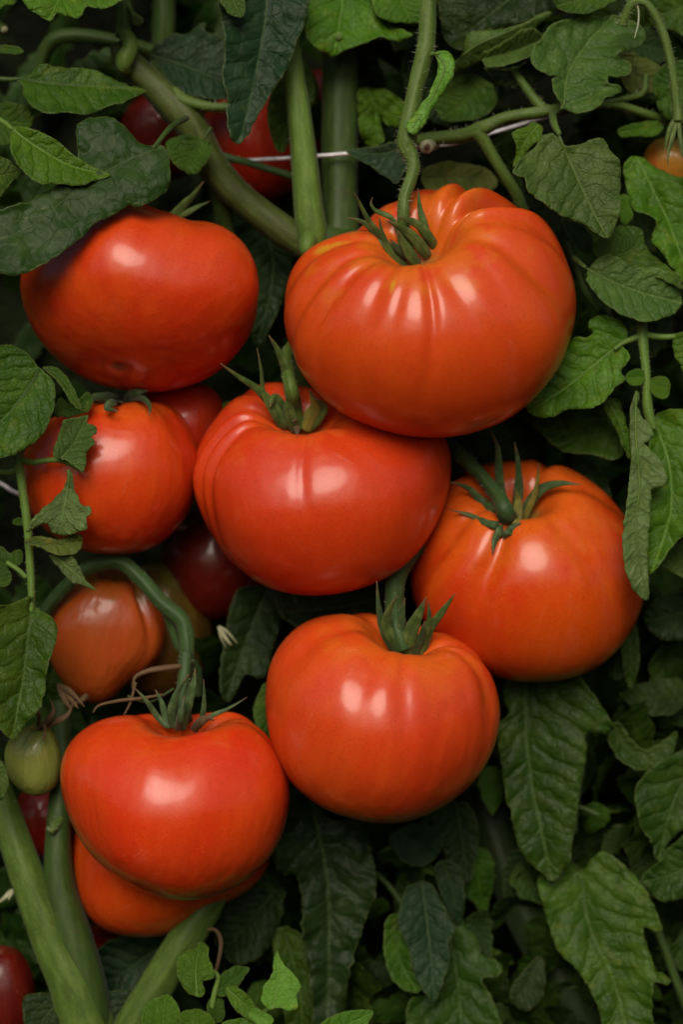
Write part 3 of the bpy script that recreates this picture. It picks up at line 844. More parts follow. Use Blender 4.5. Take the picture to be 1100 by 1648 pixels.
# --- 6 lower middle
o6 = [(470,1015),(505,995),(550,987),(600,990),(650,1003),(700,1015),(745,1032),(780,1065),(800,1110),(804,1160),(792,1210),(765,1255),(725,1290),(675,1315),(630,1323),(580,1317),(525,1300),(478,1268),(448,1225),(432,1170),(428,1115),(438,1060)]
t6, b6, p6 = tomato('orange-red tomato with a short upright calyx, hanging below the middle one', (616, 1156), 30, 188, 156, 18, 14, o6, M_T6,
    cav=0.46, cavw=0.24, lobes=5, lobamp=0.012, seed=6.1,
    furrows=[(100,0.15,0.13),(70,0.05,0.15),(-15,0.035,0.14),(10,0.03,0.1),(-70,0.05,0.2),(150,0.08,0.2),(-130,0.08,0.2)], nu=200, nv=150)
pd = p6.y / S
stalk_and_sepals(t6, b6, p6,
    [(712,842,120,12),(690,862,110,13),(662,890,90,15),(640,925,60,16),(635,970,30,15),(640,1010,5,17),(652,1045,pd,18)], M_TEAL,
    [([(640,1050,pd),(632,1032),(622,1005),(628,980),(641,959)], 16, M_SEPAL),
     ([(662,1056,pd),(656,1042),(662,1015),(674,988),(686,961)], 24, M_SEPAL),
     ([(676,1054,pd),(682,1028),(692,998),(690,968)], 13, M_SEPAL),
     ([(682,1050,pd),(694,1012),(714,982),(733,955)], 13, M_SEPAL),
     ([(632,1046,pd),(618,1015),(611,982),(607,935)], 12, M_SEPALT),
     ([(648,1046,pd),(645,1020),(648,990),(652,962)], 12, M_SEPALT),
     ([(668,1056,pd),(672,1040),(680,1020),(684,1000)], 14, M_SEPALD)], hair=60)

# --- 7 lower left
o7 = [(145,1165),(185,1151),(230,1150),(275,1160),(320,1152),(370,1148),(410,1165),(440,1195),(460,1235),(467,1280),(458,1330),(435,1378),(395,1415),(350,1437),(300,1445),(245,1435),(195,1413),(150,1375),(118,1325),(101,1270),(99,1225),(115,1190)]
t7, b7, p7 = tomato('bright scarlet tomato at lower left, glossy, with a spidery calyx on top', (283, 1300), 10, 184, 148, 8, 7, o7, M_T7,
    cav=0.38, cavw=0.26, lobes=5, lobamp=0.010, seed=7.1, furrows=[(122,0.17,0.12),(90,0.03,0.2),(-120,0.08,0.2),(0,0.03,0.2)], nu=200, nv=150)
pd = p7.y / S
stalk_and_sepals(t7, b7, p7,
    [(300,1050,60,11),(296,1090,40,10),(292,1125,20,11),(296,1160,pd,14)], M_TEAL,
    [([(292,1175,pd),(298,1145,-30),(309,1107,-40),(314,1076,-40)], 17, M_SEPALT),
     ([(315,1178,pd),(326,1150,-20),(329,1125,-30),(328,1093,-35)], 8, M_SEPALT),
     ([(320,1172,pd),(335,1155,-20),(367,1140,-20),(398,1122,-20)], 7, M_SEPALT),
     ([(280,1172,pd),(276,1148,-20),(284,1118,-30),(304,1085,-30)], 14, M_SEPALT),
     ([(268,1170,pd),(252,1152,0),(236,1129,-10),(216,1107,-10)], 9, M_SEPALT),
     ([(272,1172,pd),(265,1150,0),(259,1128,0),(250,1110,0)], 10, M_SEPALT),
     ([(310,1176,pd),(322,1162,-30),(335,1156,-36),(345,1160,-40)], 13, M_DRY),
     ([(285,1176,pd),(288,1160,-50),(292,1140,-55),(296,1120,-50)], 12, M_SEPALD)], hair=40)

tomato('orange-red tomato half hidden behind the bottom of the scarlet one', (272, 1392), 185, 158, 112, 5, 0,
    [(113,1370),(130,1320),(180,1285),(270,1275),(360,1285),(420,1330),(436,1380),(415,1420),(370,1448),(330,1462),(300,1485),(260,1500),(215,1502),(165,1490),(130,1455),(116,1410)], M_T5, seed=8.8, nu=120, nv=90)
t9, b9, p9 = tomato('bronze half-ripe tomato behind arching green stalks at left', (166, 1022), 215, 105, 112, 5, 12,
    [(120,935),(165,915),(215,925),(250,955),(268,1000),(262,1045),(240,1075),(205,1100),(178,1125),(150,1132),(120,1118),(90,1080),(72,1030),(80,975)], M_BR,
    cav=0.2, seed=9.2, lobes=3, lobamp=0.04, furrows=[(48,0.16,0.10),(-60,0.05,0.2)], depthscale=0.8)
tomato('olive-brown unripe tomato in deep shade, right of the bronze one', (262, 1012), 330, 92, 110, 0, 0,
    [(180,940),(220,910),(270,905),(315,935),(340,985),(342,1040),(325,1090),(280,1120),(220,1115),(185,1070),(172,1000)], M_BG, seed=10.3, nu=90, nv=70)
t10, b10, p10 = tomato('small green unripe tomato at the left edge with a withered top', (53, 1224), 80, 46, 56, 15, 8,
    [(25,1180),(52,1166),(80,1172),(95,1200),(98,1235),(90,1265),(68,1280),(42,1278),(18,1258),(8,1228),(10,1200)], M_GR, seed=11.0, nu=90, nv=70, lobes=3, lobamp=0.02, cav=0.15, furrows=[(-30,0.06,0.2)])
for pts, wd in [([(60,1175,70),(75,1160,40),(85,1145,30),(80,1125,30)], 12), ([(60,1175,70),(70,1168,30),(72,1182,20),(66,1195,20)], 7), ([(65,1172,70),(92,1160,40),(108,1150,40),(118,1128,45)], 12), ([(60,1170,70),(62,1150,40),(52,1135,40)], 9)]:
    sepal(t10, pts, wd, M_DRY, seed=wd)
tomato('shade-blackened red tomato in shadow behind the lower left of the middle one', (345, 905), 330, 98, 95, 5, 0,
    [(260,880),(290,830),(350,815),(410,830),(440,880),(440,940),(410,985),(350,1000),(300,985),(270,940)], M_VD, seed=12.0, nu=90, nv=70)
tomato('shade-darkened red tomato behind the white wire, between the grey-green leaf and the pale stem', (412, 235), 330, 98, 92, 5, 0,
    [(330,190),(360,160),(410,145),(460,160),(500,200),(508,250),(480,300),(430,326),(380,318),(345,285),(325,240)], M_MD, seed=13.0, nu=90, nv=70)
tomato('shade-blackened red tomato deep behind the forked stem at upper left', (262, 212), 370, 72, 75, 10, 0,
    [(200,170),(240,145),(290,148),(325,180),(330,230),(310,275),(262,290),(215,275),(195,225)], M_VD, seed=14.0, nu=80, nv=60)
tomato('shade-darkened red tomato deep behind the thick upright stem', (500, 190), 420, 62, 85, 0, 0, None, M_VD, seed=14.7, nu=80, nv=60)
tomato('shade-darkened red tomato cut off by the bottom left corner', (-5, 1605), 210, 62, 88, 5, 0, None, M_VD, seed=15.0, nu=80, nv=60)
tomato('shade-darkened red tomato behind the forked stem, below the small green one', (72, 1320), 280, 52, 60, 5, 0, None, M_DK, seed=16.0, nu=80, nv=60)
tomato('shade-darkened red tomato low behind the forked stem near the bottom', (140, 1545), 300, 70, 55, 5, 0, None, M_DK, seed=16.6, nu=80, nv=60)
tomato('turning orange-green tomato at the right edge behind hanging sepals', (1085, 262), 200, 50, 44, 5, 0, None, M_OG, seed=17.0, nu=80, nv=60)
# ------------------------------------------------------------------ stems
def stem(label, pts, mat, hair=0, hl=7, cat='vine', name='tomato_vine', seed=0, branches=(), sides=20, ridge=0.05, lump=0.1):
    r = empty(name, P(pts[-1][0], pts[-1][1], pts[-1][2]), label, cat)
    tube('main_stem', pts, mat, r, sides=sides, hair=hair, hairlen=hl, seed=seed, lump=lump, ridge=ridge)
    for i, (b, m) in enumerate(branches):
        tube('side_branch', b, m, r, sides=14, hair=hair // 4, hairlen=hl, seed=seed + i + 5, lump=lump)
    return r

stem('thick upright green stem behind the white wire, left of the hanging stalk',
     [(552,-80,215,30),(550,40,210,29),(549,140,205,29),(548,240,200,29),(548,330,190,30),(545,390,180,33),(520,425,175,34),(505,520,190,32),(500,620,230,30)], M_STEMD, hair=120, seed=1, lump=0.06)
stem('pale green slanting stem crossing in front of the white wire',
     [(466,40,95,10),(470,64,95,12),(474,120,98,16),(482,190,102,19),(490,260,108,21),(497,330,115,23),(503,375,122,25),(505,400,135,22)], M_STEML, hair=160, seed=2, lump=0.07)
stem('forked olive stem running diagonally down from the upper left',
     [(190,70,135,16),(205,100,135,22),(240,130,130,22),(280,170,125,26),(310,205,125,26),(335,255,130,25),(370,300,135,24),(415,340,140,23),(460,375,145,25),(500,402,150,24)], M_STEMO, hair=200, seed=3,
     branches=[([(278,155,120,16),(305,165,105,10),(340,172,95,8),(375,173,90,8)], M_STEM), ([(335,262,150,15),(350,300,170,15),(360,350,190,15),(370,420,220,15)], M_STEMD),
               ([(345,248,145,6),(400,262,150,6),(470,284,165,6),(500,296,180,6)], M_TEAL)], lump=0.12)
r_ = empty('snapped_vine', P(205,110,110), 'snapped stem stub with a pale joint at upper left, above the forked stem', 'vine')
tube('upper_stub', [(200,-20,110,11),(198,20,108,11),(197,40,105,12),(198,58,104,13)], M_STEM, r_, seed=4, hair=60)
tube('joint', [(199,56,100,12),(207,66,96,12),(208,80,94,13),(202,92,94,15),(200,106,96,13),(206,114,104,8)], M_PITH if False else M_STEML, r_, seed=5, lump=0.2)
for i, (x, y) in enumerate([(222,42),(226,40),(217,40),(229,37)]):
    tube('torn_fibre', [(205,5,104,4),(212,20,100,4),(x-3,30,97,3.5),(x,y,95,1.6)], M_STEM, r_, sides=8, seed=i)
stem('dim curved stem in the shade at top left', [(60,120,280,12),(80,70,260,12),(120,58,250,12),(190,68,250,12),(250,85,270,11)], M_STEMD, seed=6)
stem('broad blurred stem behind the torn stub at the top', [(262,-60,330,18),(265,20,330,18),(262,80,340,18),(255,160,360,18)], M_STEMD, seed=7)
stem('rough branch fanning out over the back of the largest tomato',
     [(640,232,150,8),(690,224,115,10),(745,218,95,12),(778,206,80,12),(815,190,70,10),(870,180,60,10),(930,172,70,8),(985,168,90,7),(1050,186,110,7),(1090,200,130,6)], M_STEM, hair=240, seed=8,
     branches=[([(768,212,80,12),(780,228,82,10),(800,262,90,9),(830,310,110,9),(850,360,150,9)], M_STEM), ([(880,180,60,9),(862,160,65,8),(845,138,75,7),(825,110,90,5)], M_STEM),
               ([(960,168,80,5),(1000,160,90,5),(1035,150,100,5),(1040,120,110,5)], M_STEM)])
r_ = stem('hooked hairy stem with dangling sepals at the top right corner',
     [(1002,42,-10,8),(1008,26,-14,8),(1018,6,-20,7.5),(1030,2,-22,7),(1045,10,-22,7),(1062,38,-20,7.5),(1075,75,-18,7.5),(1084,120,-15,7.5),(1090,165,-12,7.5),(1093,195,-10,9)], M_STEM, hair=220, seed=9, hl=8)
for pts in [[(1092,190,-12),(1085,215,-16),(1078,245,-18),(1076,268,-18)], [(1094,192,-12),(1096,220,-18),(1100,248,-20),(1108,262,-20)], [(1090,192,-12),(1082,200,-14),(1074,225,-12),(1072,250,-8)]]:
    sepal(r_, pts, 9, M_SEPAL, seed=pts[1][0])
tube('dry_tendril', [(1026,2,-22,1.6),(1029,20,-22,1.5),(1028,40,-24,1.4),(1022,62,-24,0.8)], M_HAIR, r_, sides=6)
stem('thick forked stem rising from the bottom left corner',
     [(-40,1180,130,22),(-5,1270,120,24),(25,1360,110,26),(50,1430,105,29),(85,1520,105,34),(120,1590,110,42),(150,1700,120,48)], M_STEM, hair=160, seed=10,
     branches=[([(96,1130,180,14),(98,1200,150,16),(95,1290,130,18),(92,1360,118,21),(95,1430,112,26),(115,1510,108,32),(135,1580,108,33),(150,1660,116,34)], M_STEMD),
               ([(96,1320,112,9),(88,1330,98,7),(80,1340,90,5)], M_STEM)], lump=0.05)
stem('stout stem slanting up from the bottom edge to behind the scarlet tomato',
     [(352,1380,130,26),(338,1440,110,28),(305,1500,100,28),(262,1570,100,29),(215,1650,105,30),(190,1720,110,32)], M_STEM, hair=120, seed=11, lump=0.05)
stem('blue-green stalk arching over the bronze tomato',
     [(62,1000,150,10),(90,960,140,11),(140,916,128,12),(190,905,120,12),(225,930,112,12),(258,968,105,12),(290,995,98,13),(300,1020,85,12),(302,1070,62,11)], M_TEAL, hair=80, seed=12,
     branches=[([(258,968,120,9),(275,1000,120,9),(290,1040,125,9),(315,1075,130,8),(318,1120,140,7)], M_TEAL)])
stem('dark wide stem in deep shade at lower right', [(770,1260,330,30),(800,1350,320,32),(850,1470,310,36),(910,1580,300,38),(960,1700,300,40)], stemmat('stem_deep_shade', (0.014, 0.026, 0.008), (0.024, 0.042, 0.013)), seed=13)  # darkest stem copy, deep shade put into its colour
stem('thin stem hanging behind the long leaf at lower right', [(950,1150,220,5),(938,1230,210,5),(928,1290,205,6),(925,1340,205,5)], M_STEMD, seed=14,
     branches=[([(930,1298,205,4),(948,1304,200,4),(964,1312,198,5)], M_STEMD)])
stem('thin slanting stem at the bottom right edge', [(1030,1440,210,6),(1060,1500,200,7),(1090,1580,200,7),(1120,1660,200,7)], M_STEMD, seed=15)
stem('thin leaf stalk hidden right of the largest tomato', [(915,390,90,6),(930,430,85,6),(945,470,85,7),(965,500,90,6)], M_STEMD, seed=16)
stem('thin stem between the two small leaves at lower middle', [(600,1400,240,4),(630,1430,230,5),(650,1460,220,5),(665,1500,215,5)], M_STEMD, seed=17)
stem('curly brown tendril beside the stout stem at the bottom', [(320,1500,90,3),(345,1496,85,3),(356,1515,85,3.5),(352,1545,85,3),(345,1570,85,2.5)], M_DRY, seed=18, sides=8, cat='tendril', name='tendril')
stem('pinkish dried stalk lying above the spidery calyx', [(292,1072,40,3.5),(262,1076,30,5),(238,1080,28,4),(218,1090,30,3),(214,1108,35,2)], M_DRY, seed=19, sides=8, cat='tendril', name='tendril',
     branches=[([(262,1118,30,2),(225,1124,25,2.5),(190,1128,25,2.5),(160,1135,30,2),(150,1146,35,1.5)], M_DRY), ([(218,1098,30,2.5),(210,1130,28,2),(200,1150,30,1.5)], M_DRY), ([(280,1108,40,2),(240,1130,35,2),(205,1120,35,2)], M_SEPALD and M_STEMD)])
r_ = empty('pruned_vine', P(687,236,95), 'pale sawn stem end beside the wire, right of the hanging stalk', 'vine')
tube('stub', [(700,232,150,9),(692,234,100,9.5),(687,236,78,11)], M_PITH, r_, seed=20)
tube('pith_ring', [(689,236,79,5),(687,237,74,4.6)], M_DRY, r_, seed=21, sides=12)
r_ = empty('pruned_vine', P(4,45,60), 'cut brown stem end at the left edge near the top', 'vine')
tube('stub', [(-30,20,60,9),(-10,35,55,9),(6,47,45,9.5)], M_STEM, r_, seed=22)
tube('pith_ring', [(5,46,48,6.5),(7,48,41,6)], M_PITH, r_, seed=23, sides=12)
r_ = empty('pruned_vine', P(546,62,95), 'small round cut stalk in front of the leaf at top centre', 'vine')
tube('stub', [(548,58,130,9),(546,62,100,10)], M_STEML, r_, seed=24)
tube('pith_ring', [(546,61,101,6),(546,62,96,5.5)], M_STEM, r_, seed=25, sides=12)
q = N('node_tissue'); q.b.inputs['Base Color'].default_value = (0.12, 0.19, 0.045, 1); q.b.inputs['Roughness'].default_value = 0.55
r_ = empty('vine_knot', P(500,405,110), 'knobbly pale node where the slanting stem meets the diagonal one', 'vine')
tube('knob', [(500,372,112,8),(497,388,100,13),(494,402,96,12),(490,412,104,6)], M_STEML, r_, seed=26, lump=0.4)
tube('knob', [(520,380,140,20),(545,388,150,22),(578,385,170,16)], M_STEMD, r_, seed=27, lump=0.2)

# wires
q = N('galvanised_wire')
tcw = q.n('ShaderNodeTexCoord'); nw = q.noise(tcw.outputs['Object'], 500, 3)
q.t.links.new(q.mix(q.ramp(nw, 0.35, 0.7), (0.50, 0.49, 0.52), (0.72, 0.71, 0.74)), q.b.inputs['Base Color'])
q.b.inputs['Roughness'].default_value = 0.45; q.b.inputs['Metallic'].default_value = 0.15
q.t.links.new(q.bump(nw, 0.5, 0.0003), q.b.inputs['Normal'])
M_WIRE = q.m
def wire(label, pts):
    r = empty('support_wire', P(*pts[0][:3]), label, 'wire', 'white support wires')
    tube('strand', pts, M_WIRE, r, sides=12, ridge=0.12, lump=0.03)
wire('white support wire crossing the stems at the top, above the tomatoes', [(296,264,185,3.0),(335,262,168,3.0),(400,258,160,3.0),(470,254,152,3.0),(562,247,150,3.0),(640,240,150,3.0),(700,235,150,3.0),(735,230,150,3.0),(785,216,150,3.0),(830,203,150,3.0),(900,182,150,3.0)])
wire('lower white wire, seen left of the middle tomato below the squarish one', [(-60,755,190,3),(0,778,210,3),(32,796,220,3),(150,840,300,3),(300,850,262,3),(330,847,262,3),(420,842,265,3)])

# ------------------------------------------------------------------ leaves: upper left
leaf('bright lobed leaf cut off by the top edge at upper left', [(20,-60),(60,-90),(160,-90),(240,-50),(222,-4),(205,6),(188,16),(172,24),(156,22),(142,20),(136,34),(126,40),(112,34),(96,28),(88,38),(78,40),(66,30),(52,22),(36,0),(28,-30)],
     [(130,-90),(110,-30),(82,38)], 20, 'fresh', gy=-0.5, gx=0.05, quilt=5, wave=7, stalk=[(150,-130)])
leaf('pointed leaf lying sideways at upper left, tip touching the forked stem', [(28,127),(48,119),(60,106),(70,103),(100,107),(145,110),(175,122),(205,136),(236,143),(222,153),(200,166),(165,180),(140,191),(110,188),(85,191),(62,182),(46,166),(38,150),(37,138)],
     [(28,127),(90,136),(160,139),(236,143)], 30, 'mid', gy=-0.45, gx=0.1, quilt=3, fold=0.28, stalk=[(10,128),(-40,124)], freq=8)
leaf('pointed drooping leaf over the wide dark leaf at upper left', [(17,205),(45,206),(70,215),(93,228),(112,244),(138,262),(158,272),(178,282),(152,293),(130,302),(100,300),(66,300),(50,288),(36,275),(24,255),(19,236)],
     [(17,206),(60,238),(115,268),(178,282)], -95, 'fresh', gy=-0.25, gx=0.15, quilt=5, fold=0.35, stalk=[(4,196,-70),(-40,170,-40)], freq=7)
leaf('half leaf at the left edge beside the drooping pointed one', [(-60,265),(-20,250),(5,253),(18,262),(32,277),(22,292),(10,308),(-5,325),(-45,330)], [(-60,290),(-20,285),(32,277)], -60, 'mid', gy=-0.4, quilt=4)
leaf('dark round-ended leaf at the left edge above the drooping one', [(-50,170),(0,166),(20,165),(40,173),(52,190),(48,206),(30,220),(15,236),(-10,236),(-50,225)], [(-50,198),(0,195),(48,200)], 70, 'mid', gy=-0.3, quilt=3)
leaf('tiny leaf tip at the left edge near the top', [(-30,72),(0,73),(22,74),(36,80),(39,84),(28,88),(10,87),(-30,82)], [(-30,77),(5,78),(38,83)], 50, 'mid', grid=3.5, quilt=1, wave=2)
leaf('small bright leaf scrap in the top left corner', [(-30,-30),(20,-30),(28,-5),(22,8),(8,10),(0,18),(-20,14),(-30,0)], [(-30,-20),(0,-8),(20,4)], 10, 'fresh', quilt=2, wave=4)
leaf('wide dark smooth leaf draped over the top of the upper left tomato', [(-70,350),(-20,342),(10,338),(32,330),(50,325),(66,312),(92,298),(118,275),(122,240),(117,205),(126,190),(150,182),(178,184),(200,200),(222,226),(262,230),(271,258),(275,288),(264,308),(244,323),(222,334),(206,331),(182,348),(155,362),(136,384),(108,406),(75,430),(45,446),(18,448),(-10,440),(-60,430)],
     [(250,235),(190,262),(120,310),(40,375),(-50,400)], -105, 'smooth', gy=-0.32, gx=0.05, fold=0.08, quilt=1.0, wave=9, freq=5, stalk=[(275,205,-30),(300,190,60)], srad=5)
leaf('small rounded leaf in front of the diagonal stem, left of the wire end', [(267,232),(276,222),(292,217),(318,219),(338,232),(341,246),(334,262),(320,279),(304,281),(288,272),(274,255)], [(330,222),(308,245),(300,280)], 70, 'mid', gy=-0.3, quilt=2, stalk=[(340,205)], srad=3)
leaf('dark blue-green leaf in shade between the torn stub and the hanging leaf', [(239,88),(250,72),(266,60),(275,52),(300,54),(314,44),(330,35),(332,52),(352,58),(372,80),(376,120),(370,162),(330,163),(300,156),(278,143),(262,118),(250,98)], [(242,88),(300,108),(372,140)], 165, 'blue', gy=-0.35, quilt=4, freq=6)
leaf('grey-green leaf hanging tip down at top, left of the pale slanting stem', [(345,-60),(420,-90),(490,-60),(498,-10),(494,26),(482,58),(468,98),(456,124),(440,148),(424,176),(410,200),(396,229),(386,237),(373,226),(366,192),(368,160),(359,132),(363,100),(362,60),(354,20)],
     [(430,-80),(428,20),(412,120),(388,235)], 20, 'blue', gx=0.25, gy=-0.12, fold=0.2, quilt=5, wave=8, roll=-3, freq=9)
leaf('pale folded leaf flap over the hanging grey-green leaf at the top edge', [(352,-40),(385,-40),(394,5),(396,24),(388,31),(372,27),(360,14),(350,-10)], [(368,-40),(376,0),(388,30)], -15, 'grey', gy=-0.4, quilt=2, wave=4)
leaf('narrow leaf hanging behind the pale slanting stem', [(432,168),(446,135),(462,105),(486,88),(500,108),(507,150),(500,172),(476,196),(468,228),(453,250),(442,236),(432,202)], [(478,90),(466,160),(453,250)], 175, 'mid', quilt=2.5, gx=0.2)
# top middle
leaf('broad bright leaf at top centre with a small cut stalk before it', [(480,-80),(600,-100),(690,-60),(676,-20),(655,-5),(640,18),(622,35),(640,52),(664,66),(640,74),(612,68),(592,76),(560,86),(536,97),(512,86),(492,66),(496,30),(486,-20)], [(560,-90),(552,0),(538,95)], 128, 'fresh', gy=-0.3, gx=0.05, quilt=6, wave=10, freq=6)
leaf('small bright yellow-green leaf at the top edge, left of the hanging stalk', [(598,-40),(690,-40),(700,0),(690,30),(672,40),(640,40),(612,32),(602,15)], [(640,-40),(645,0),(660,38)], 100, 'fresh', gy=-0.35, quilt=3, wave=6)
leaf('crumpled leaf hanging between the thick stem and the hanging stalk', [(578,142),(600,140),(630,150),(650,165),(654,190),(640,206),(622,200),(612,186),(616,210),(618,230),(600,238),(582,222),(576,180)], [(590,140),(606,180),(602,236)], 190, 'fresh', quilt=4, wave=16, gy=-0.2)
leaf('dark leaf crossing the wire just left of the hanging stalk', [(558,241),(600,236),(650,228),(662,252),(652,275),(640,298),(622,287),(592,267),(570,254)], [(660,232),(615,248),(562,243)], 120, 'blue', gy=-0.2, quilt=2)
leaf('dim leaf under the rolled leaves above the largest tomato', [(650,90),(700,60),(770,90),(800,130),(790,180),(740,205),(690,195),(655,150)], [(690,70),(730,130),(760,200)], 215, 'dark', quilt=4, wave=8)
leaf('rounded leaf behind the fanning branch, left of the triangular leaf', [(700,165),(722,130),(760,118),(790,135),(800,165),(780,190),(745,198),(712,195)], [(760,118),(750,160),(712,192)], 150, 'mid', quilt=4, wave=7, gy=-0.3)
leaf('dim yellowish leaf behind the back of the largest tomato', [(680,275),(705,262),(745,262),(790,275),(800,300),(760,320),(700,315),(682,298)], [(685,285),(740,285),(795,292)], 190, 'yellow', quilt=2, wave=6)
# curled leaf on the hanging stalk
leaf('bright lime curled leaf hugging the hanging stalk', [(702,82),(714,79),(726,84),(733,97),(730,118),(718,143),(700,172),(684,200),(668,217),(658,214),(654,204),(662,188),(678,168),(692,148),(701,128),(706,106)], [(704,86),(716,110),(692,165),(660,212)], -62, 'lime', gx=0.0, gy=-0.1, fold=-0.4, quilt=2, wave=4, stalk=[(696,88,-30),(688,86,-22)], srad=4, freq=10)
# top right
leaf('dark puckered leaf along the top edge right of the hanging stalk', [(700,-60),(800,-90),(900,-50),(905,-5),(880,25),(840,40),(790,52),(748,62),(742,90),(716,70),(706,20)], [(880,-60),(820,0),(730,70)], 110, 'dark', gy=-0.3, quilt=7, wave=10, freq=6)
leaf('leaf margin rolled into a pale lip under the dark puckered leaf', [(700,130),(720,105),(742,92),(746,62),(760,50),(800,48),(840,40),(876,22),(888,26),(862,48),(830,64),(795,86),(762,102),(730,115)], [(712,120),(760,78),(820,52),(884,24)], 85, 'grey', gy=0.35, fold=-0.7, quilt=1.5, wave=4, freq=9)
leaf('leaf rolled into a tube above the fanning branch', [(776,88),(792,80),(820,66),(846,50),(866,52),(877,66),(872,82),(846,98),(812,110),(786,112),(778,102)], [(778,96),(825,84),(875,64)], 62, 'grey', gy=0.0, camber=0, fold=1.1, quilt=2, wave=2, freq=8)
leaf('shaded lower half of the rolled leaf', [(780,108),(815,112),(850,98),(874,84),(882,105),(872,130),(850,142),(820,140),(795,130)], [(880,90),(840,115),(785,118)], 90, 'dark', quilt=3, gy=0.3)  # shade under the roll is painted by the darker leaf colour
leaf('large drooping lobed leaf with a curled brown-edged tip above the triangular leaf', [(852,100),(858,78),(872,62),(888,40),(915,30),(960,22),(1005,20),(1040,48),(1034,72),(1010,82),(992,92),(1010,98),(1016,112),(1010,124),(990,128),(976,130),(975,140),(995,142),(998,152),(985,162),(968,168),(960,180),(930,190),(908,182),(892,162),(886,136),(896,128),(878,126),(860,116)],
     [(905,175),(915,120),(945,70),(990,20)], 45, 'grey', gy=-0.35, gx=0.1, quilt=5, wave=12, roll=-5, stalk=[(902,180,52),(890,182,58)], freq=6)
leaf('small leaf at the top edge right of the dark puckered leaf', [(890,-30),(940,-60),(1000,-40),(998,-5),(980,8),(950,24),(920,26),(898,16),(888,-5)], [(1000,-40),(950,-5),(898,12)], 60, 'mid', quilt=3, gy=-0.3)
leaf('triangular grey-green leaf with pale midrib, right of the largest tomato', [(824,281),(830,266),(848,248),(866,232),(876,217),(894,214),(909,233),(934,229),(958,220),(974,222),(982,234),(988,246),(998,258),(1001,300),(997,340),(990,368),(978,385),(962,379),(940,362),(915,354),(888,341),(862,322),(846,306),(842,290),(834,288)],
     [(900,214),(912,242),(932,290),(957,345),(978,385)], -45, 'grey', gy=-0.2, gx=0.12, fold=0.12, quilt=3.5, wave=6, roll=-2, stalk=[(893,200,-10),(890,182,50)], freq=6.5, srad=6)
leaf('small curled leaf below the fanning branch, left of the triangular leaf', [(824,215),(845,205),(862,195),(874,205),(870,225),(852,240),(838,262),(826,268),(832,240)], [(868,200),(845,230),(828,266)], 20, 'fresh', quilt=2, wave=6)
leaf('oval ribbed leaf at right below the triangular leaf', [(947,442),(955,424),(972,410),(992,412),(1012,425),(1038,430),(1062,432),(1082,448),(1097,474),(1098,490),(1085,505),(1060,516),(1038,521),(1010,513),(982,498),(960,476),(948,458)], [(940,428),(990,455),(1045,475),(1098,488)], 5, 'grey', gy=-0.25, quilt=3.5, wave=5, freq=8, stalk=[(925,415,60)])
leaf('dark leaf above the oval ribbed one with a torn pale edge', [(955,400),(972,378),(1002,362),(1032,366),(1038,384),(1045,402),(1062,420),(1085,446),(1094,470),(1070,458),(1040,440),(1005,432),(975,425)], [(975,420),(1020,400),(1034,370)], 25, 'mid', gy=-0.3, quilt=3, wave=7)
leaf('large light green leaf at the right edge with soft folds', [(1008,268),(1016,250),(1036,247),(1056,262),(1078,276),(1100,285),(1150,300),(1160,420),(1120,470),(1096,455),(1076,430),(1060,405),(1048,385),(1056,360),(1040,345),(1022,340),(1014,312)], [(1030,250),(1070,340),(1110,460)], 60, 'fresh', gy=-0.25, gx=-0.15, quilt=6, wave=12, freq=6)
leaf('small lobe between the triangular leaf and the light green one', [(996,322),(1008,312),(1018,325),(1020,348),(1008,362),(998,352)], [(1008,314),(1010,335),(1007,360)], 70, 'fresh', quilt=1.5, wave=4, grid=3.5)
leaf('small dark leaf under the tip of the triangular leaf', [(905,352),(930,358),(950,372),(956,392),(948,410),(932,402),(918,385)], [(912,354),(932,378),(948,408)], 75, 'dark', quilt=2)
leaf('yellowish leaf behind the hooked stem at top right', [(985,95),(1010,85),(1045,95),(1070,120),(1072,155),(1050,150),(1030,160),(1010,150),(1000,130)], [(1000,90),(1030,125),(1070,150)], 140, 'yellow', quilt=4, wave=8)
leaf('soft leaf behind the hooked stem at the right edge', [(1052,130),(1065,108),(1090,98),(1140,100),(1150,170),(1110,200),(1078,195),(1058,170)], [(1130,110),(1090,145),(1058,165)], 90, 'mid', quilt=4, wave=8)
leaf('dim leaf filling the top right corner', [(1030,-40),(1160,-60),(1160,80),(1110,70),(1080,50),(1050,40),(1035,10)], [(1160,-30),(1100,10),(1045,30)], 170, 'mid', quilt=5, wave=10)
leaf('dim leaf right of the drooping lobed leaf', [(1000,55),(1050,45),(1080,75),(1060,105),(1020,98),(1000,80)], [(1000,60),(1040,75),(1075,80)], 190, 'dark', quilt=3, wave=8)
leaf('small bright lobe below the fanning branch at right', [(995,208),(1025,198),(1055,192),(1068,205),(1055,220),(1020,220),(1002,222)], [(998,214),(1030,208),(1064,204)], 110, 'fresh', quilt=2, wave=5)
